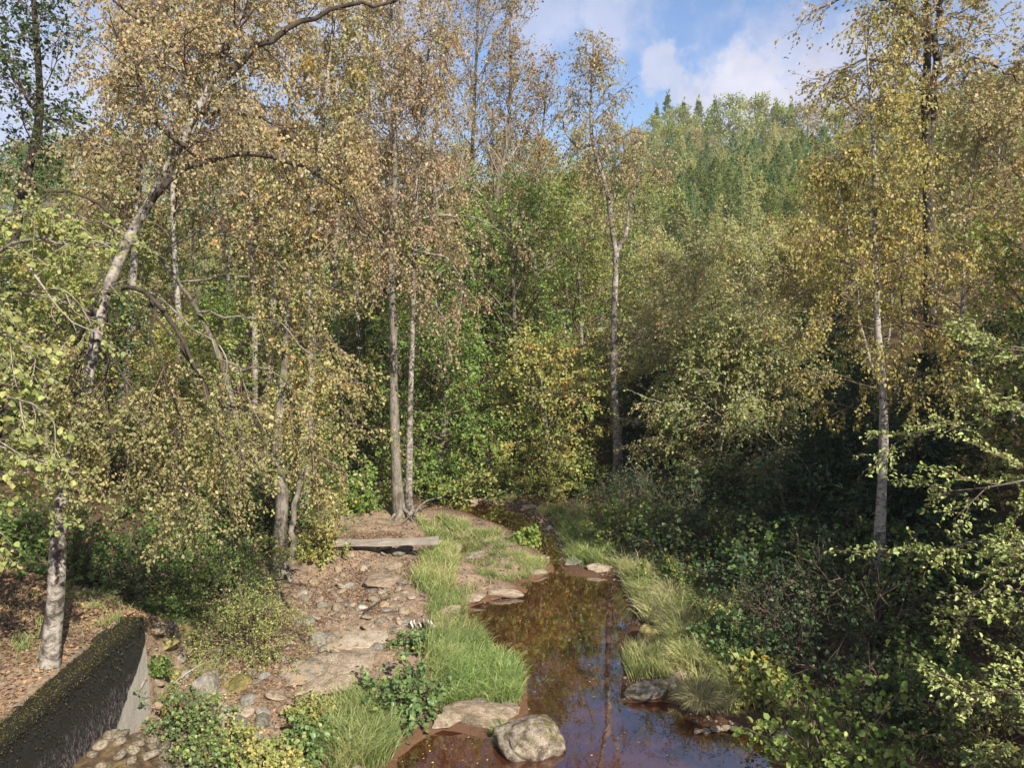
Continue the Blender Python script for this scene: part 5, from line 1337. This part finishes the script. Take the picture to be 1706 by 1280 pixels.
dirty_shaded = ramp_n(nt, math_n(nt, 'ADD', math_n(nt, 'MULTIPLY', spk, .8), math_n(nt, 'MULTIPLY', strk, .22)), [(.42, (.006, .005, .005)), (.50, (.014, .010, .010)), (.545, (.12, .10, .10)), (.63, (.26, .23, .22))])
moss_shaded = ramp_n(nt, spk, [(.35, (.005, .0045, .002)), (.6, (.012, .010, .004)), (.75, (.035, .028, .009))])
# algae and painted shade cover all but a tongue painted as sunlit at the far end: y is along the wall (0 at the far end), z is height
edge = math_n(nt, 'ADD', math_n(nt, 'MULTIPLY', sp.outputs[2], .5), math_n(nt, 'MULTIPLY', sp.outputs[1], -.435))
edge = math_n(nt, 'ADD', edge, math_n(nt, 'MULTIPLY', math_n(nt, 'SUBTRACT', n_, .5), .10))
dark_mask = ramp_n(nt, edge, [(.745, 0.0), (.765, 1.0)])
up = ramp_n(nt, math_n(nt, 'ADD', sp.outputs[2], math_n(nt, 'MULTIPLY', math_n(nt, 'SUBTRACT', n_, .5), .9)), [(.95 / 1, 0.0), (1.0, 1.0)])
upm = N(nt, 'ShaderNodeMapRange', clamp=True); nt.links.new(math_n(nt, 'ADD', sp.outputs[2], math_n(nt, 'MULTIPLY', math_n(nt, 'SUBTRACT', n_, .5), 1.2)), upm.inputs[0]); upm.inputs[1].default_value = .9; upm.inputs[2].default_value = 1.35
col = mix_n(nt, dark_mask, clean_lit, mix_n(nt, upm.outputs[0], dirty_shaded, moss_shaded))
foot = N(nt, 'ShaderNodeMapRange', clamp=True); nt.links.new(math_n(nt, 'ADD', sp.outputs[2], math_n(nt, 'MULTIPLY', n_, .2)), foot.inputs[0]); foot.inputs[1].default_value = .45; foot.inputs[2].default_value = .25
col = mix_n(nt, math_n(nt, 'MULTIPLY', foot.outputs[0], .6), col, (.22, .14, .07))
p = N(nt, 'ShaderNodeBsdfPrincipled', Roughness=.92); nt.links.new(col, p.inputs['Base Color'])
bp = N(nt, 'ShaderNodeBump', Strength=.9, Distance=.04); nt.links.new(math_n(nt, 'ADD', nf, spk), bp.inputs['Height']); nt.links.new(bp.outputs[0], p.inputs['Normal'])
nt.links.new(p.outputs[0], o.inputs[0])
CONC = m
root = thing('concrete_wall', 'old concrete retaining wall with dark algae, painted shade and one pale end painted as sunlit', 'wall', (WALL_X, WALL_Y, .1))
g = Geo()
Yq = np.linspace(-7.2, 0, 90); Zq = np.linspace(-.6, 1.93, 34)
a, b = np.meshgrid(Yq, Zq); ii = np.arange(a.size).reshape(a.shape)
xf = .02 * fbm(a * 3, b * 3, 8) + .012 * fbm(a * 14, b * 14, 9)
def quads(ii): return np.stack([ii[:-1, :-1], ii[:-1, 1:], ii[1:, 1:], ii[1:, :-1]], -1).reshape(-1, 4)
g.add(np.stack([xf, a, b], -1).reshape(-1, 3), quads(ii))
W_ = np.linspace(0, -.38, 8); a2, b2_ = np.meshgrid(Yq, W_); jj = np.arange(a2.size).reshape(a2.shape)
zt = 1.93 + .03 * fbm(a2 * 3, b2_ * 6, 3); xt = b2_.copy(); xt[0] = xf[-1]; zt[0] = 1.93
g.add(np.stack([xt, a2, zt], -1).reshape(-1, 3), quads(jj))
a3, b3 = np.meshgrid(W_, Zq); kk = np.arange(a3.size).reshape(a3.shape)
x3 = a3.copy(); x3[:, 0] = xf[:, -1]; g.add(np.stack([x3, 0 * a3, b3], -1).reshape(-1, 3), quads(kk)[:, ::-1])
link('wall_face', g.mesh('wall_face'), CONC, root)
# moss cushion along the top edge
rg = RS(61); n = 9000
yq = rg.uniform(-6.5, .0, n); xq = -.36 * rg.random(n) ** 1.2 + .03
pos = np.stack([xq, yq, 1.93 + .03 * rg.random(n) - np.where(xq > 0, .10 * rg.random(n), 0)], -1)
g = Geo(); leaves(g, pos, unit(rg.normal(size=(n, 3)) + np.array([.3, 0, .6])), rg.normal(size=(n, 3)), .012 + .018 * rg.random(n), .5, rg.random((n, 3)))
o = link('moss', g.mesh('moss'), leaf_mat('moss_leaf', [(0, (.025, .024, .008)), (.6, (.07, .062, .015)), (1, (.17, .14, .03))], .2), root); o['kind'] = 'stuff'
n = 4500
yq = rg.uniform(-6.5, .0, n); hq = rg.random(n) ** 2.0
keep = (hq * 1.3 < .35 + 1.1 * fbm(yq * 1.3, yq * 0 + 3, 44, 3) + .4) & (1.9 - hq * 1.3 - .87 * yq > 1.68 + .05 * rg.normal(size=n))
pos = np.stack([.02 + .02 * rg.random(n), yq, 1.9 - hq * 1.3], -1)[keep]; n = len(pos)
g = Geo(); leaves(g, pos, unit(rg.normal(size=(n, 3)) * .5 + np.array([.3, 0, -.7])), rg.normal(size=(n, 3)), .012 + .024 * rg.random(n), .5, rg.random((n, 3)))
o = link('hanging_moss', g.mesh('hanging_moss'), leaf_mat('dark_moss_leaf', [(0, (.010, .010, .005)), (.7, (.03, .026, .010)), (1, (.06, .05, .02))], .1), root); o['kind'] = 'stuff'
# broken edge at the end of the wall
o = link('spalled_edge', rock_mesh(5, ROCKW, 3), None, root); o.location = (.0, -.16, .95); o.scale = (.045, .17, .05); o.rotation_euler = (.35, 0, 0)

# ------------------------------------------------------------------ plank, logs, sticks
a, b = ground(552, 912), ground(732, 908)
A, B = P(550, 905, 17.6), P(731, 901, 17.6)
A[2] = max(A[2], onz(*A[:2]) + .1); B[2] = max(B[2], onz(*B[:2]) + .12)
mid = (A + B) / 2; L = np.linalg.norm(B - A)
import bmesh
bm = bmesh.new(); bmesh.ops.create_cube(bm, size=1)
bmesh.ops.scale(bm, vec=(L, .24, .11), verts=bm.verts)
bmesh.ops.subdivide_edges(bm, edges=[e for e in bm.edges if abs((e.verts[0].co - e.verts[1].co).x) > L * .5], cuts=14)
for v in bm.verts:
    v.co.z += .008 * math.sin(v.co.x * 5 + v.co.y * 9) - .02 * (1 - (2 * v.co.x / L) ** 2); v.co.y += .006 * math.sin(v.co.x * 11)
bmesh.ops.bevel(bm, geom=[e for e in bm.edges if len(e.link_faces) == 2 and e.calc_face_angle() > 1], offset=.008, segments=2)
me = bpy.data.meshes.new('plank'); bm.to_mesh(me); bm.free()
o = link('wooden_plank', me, BM['wood'], None, mid); d = B - A
o.rotation_euler = (0, -math.atan2(d[2], math.hypot(d[0], d[1])), math.atan2(d[1], d[0]))
tag(o, 'long weathered grey plank laid on stones across the left bank', 'plank')


def stick(name, label, path, ra, rb, mat='wood', cat='branch', group=None, subs=(), K=14, seed=1):
    rg = RS(seed); k = resample(path, K); k[1:-1] += rg.normal(size=(K - 2, 3)) * ra * .35
    org = k[0].copy(); root = thing(name, label, cat, org, group)
    g = Geo(); tubes(g, k[None], np.linspace(ra, rb, K)[None], 8)
    v = g.v[0]; link('shaft', g.mesh('shaft', org, True), BM[mat], root)
    for pth, r0, r1 in subs:
        g = Geo(); tubes(g, resample(pth, 8)[None], np.linspace(r0, r1, 8)[None], 5); link('side_branch', g.mesh('side_branch', org, True), BM[mat], root)
    return root


def GP(px, py, up=.03):
    q = ground(px, py); q[2] += up; return q


stick('fallen_stick', 'dark curved stick lying on the middle of the stony bank', [GP(605, 1026), GP(625, 1014, .08), GP(648, 1002, .07)], .022, .01, 'dark')
stick('fallen_stick', 'pale straight stick lying on the gravel beside the dark curved one', [GP(540, 1030), GP(572, 1038)], .012, .006)
stick('fallen_stick', 'brown stick crossing above the pale straight stick', [GP(553, 1030), GP(580, 1012, .06)], .018, .008, 'grey')
stick('fallen_branch', 'dry brushwood branch on the slope beside the wall end', [GP(290, 1150, .1), GP(330, 1125, .12), GP(372, 1108, .12)], .016, .006, 'twig_pale', subs=[([GP(320, 1130, .12), GP(345, 1135, .15)], .008, .003), ([GP(330, 1125, .12), GP(350, 1105, .2)], .008, .003)])
stick('fallen_branch', 'pale twig on the leaves behind the wall top', [GP(22, 1190, .04), GP(50, 1210, .06), GP(76, 1208, .05)], .014, .005, 'twig_pale')
stick('bare_branch', 'bare grey branch lying across the shaded right bank', [GP(1275, 1075, .1), GP(1330, 1092, .25), GP(1375, 1112, .3)], .03, .02, 'grey', subs=[([GP(1330, 1092, .25), GP(1345, 1070, .5), GP(1362, 1040, .7)], .014, .005), ([GP(1355, 1104, .28), GP(1380, 1085, .4), GP(1420, 1078, .45)], .014, .005)])
q0 = ground(1118, 815)
stick('dead_snag', 'pale broken snag sticking up before the dark spruces', [ground(1125, 790) + np.array([0, 0, 0]), P(1132, 755, q0[1] + 1), P(1142, 738, q0[1] + 1.1), P(1152, 745, q0[1] + 1.1)], .1, .07, 'grey')
stick('fallen_pole', 'straight pale pole lying on the brambles right of the snag', [GP(1150, 812, .5), GP(1180, 800, .6), GP(1212, 787, .7)], .05, .03)
stick('fallen_branch', 'dead branches piled beside the foot of the tall birch', [GP(1040, 805, .2), GP(1075, 790, .4), GP(1120, 765, .8)], .04, .015, 'grey', subs=[([GP(1050, 800, .2), GP(1080, 800, .3), GP(1110, 785, .4)], .02, .008), ([GP(1035, 800, .1), GP(1050, 815, .1), GP(1070, 820, .15)], .03, .01)])
dy = 23
stick('dead_branch', 'pale bent dead branch caught in the rowan sprays', [P(1098, 590, dy), P(1108, 572, dy), P(1130, 560, dy), P(1160, 556, dy), P(1200, 560, dy), P(1215, 580, dy + .3)], .035, .02, 'twig_pale', subs=[([P(1130, 560, dy), P(1118, 582, dy), P(1116, 600, dy)], .02, .008), ([P(1140, 558, dy), P(1150, 600, dy)], .015, .006)])
dz_ = [(45, 440), (70, 475), (95, 510), (120, 535), (150, 550), (172, 557)]
stick('dead_branch', 'spray of bare pale twigs hanging below the hazel leaves at left', [P(*p, 8.3) for p in dz_], .012, .004, 'twig_pale',
      subs=[([P(95, 500, 8.3), P(85, 520, 8.3), P(95, 540, 8.2)], .006, .002), ([P(110, 490, 8.3), P(125, 520, 8.3), P(160, 530, 8.2)], .007, .002), ([P(80, 480, 8.3), P(110, 485, 8.3), P(140, 515, 8.2)], .007, .002), ([P(120, 535, 8.3), P(126, 550, 8.3), P(128, 556, 8.3)], .005, .002), ([P(60, 460, 8.3), P(80, 445, 8.3), P(100, 450, 8.2)], .005, .002), ([P(130, 525, 8.3), P(160, 535, 8.3), P(185, 540, 8.3)], .005, .002)])
for k, (pts, Y, lab) in enumerate([([(560, 210), (600, 190), (650, 185), (700, 165)], 13, 'pale bare twig crossing the brown crown left of the upright trees'), ([(365, 575), (378, 600), (376, 640), (384, 660)], 9.4, 'forked pale hanging twig in the gap behind the weeping bough'), ([(1255, 620), (1280, 720), (1330, 760), (1350, 790)], 15, 'bare drooping twig left of the slim birch')]):
    stick('bare_twig', lab, [P(*p, Y) for p in pts], .008, .003, 'twig_pale')
# rotten log by the paired trunks and dead stems there
stick('fallen_log', 'brown brushwood heaped beside the foot of the paired trunks', [GP(690, 870, .15), GP(705, 855, .3), GP(740, 845, .35)], .04, .02, 'grey', subs=[([GP(695, 872, .1), GP(720, 880, .2)], .02, .006), ([GP(700, 862, .2), GP(700, 835, .6)], .015, .006), ([GP(688, 868, .2), GP(665, 880, .15), GP(640, 878, .15)], .02, .006)])

# the air of the valley
HZ = 1
if HZ:
    g = Geo(); x0, x1, y0, y1, z0, z1 = -200, 200, -60, 220, -1.4, 62
    v = [(x, y, z) for z in (z0, z1) for y in (y0, y1) for x in (x0, x1)]
    g.add(v, [(0, 2, 3, 1), (4, 5, 7, 6), (0, 1, 5, 4), (2, 6, 7, 3), (0, 4, 6, 2), (1, 3, 7, 5)])
    m, nt, o = new_mat('valley_air')
    pv = N(nt, 'ShaderNodeVolumePrincipled', Density=.00055, Anisotropy=.2); pv.inputs['Color'].default_value = (.93, .95, 1, 1)
    nt.links.new(pv.outputs[0], o.inputs['Volume'])
    tag(link('haze', g.mesh('haze'), m), None, None, None, 'stuff')

# look-alikes that share a description are told apart by their order from left to right
from collections import defaultdict
same = defaultdict(list)
for o in bpy.data.objects:
    if o.parent is None and 'label' in o and o.get('kind') is None and o.name.rsplit('.', 1)[0] not in ('stone', 'rock', 'larch_tree') and 'plantation' not in o['label'] and 'outside the view' not in o['label']:
        same[o['label']].append(o)
for lab, obs in same.items():
    if len(obs) < 2: continue
    obs.sort(key=lambda o: o.location.x / max(o.location.y, 1))
    nm = ['left one', 'right one'] if len(obs) == 2 else ['left one', 'middle one', 'right one'] if len(obs) == 3 else ['%s from left' % w for w in ('first', 'second', 'third', 'fourth', 'fifth', 'sixth', 'seventh', 'eighth', 'ninth', 'tenth')[:len(obs)]]
    for o, w in zip(obs, nm): o['label'] = lab + ', ' + w

tot = sum(len(m_.polygons) * 1.6 for m_ in bpy.data.meshes)
print('approx triangles', int(tot), 'objects', len(bpy.data.objects))
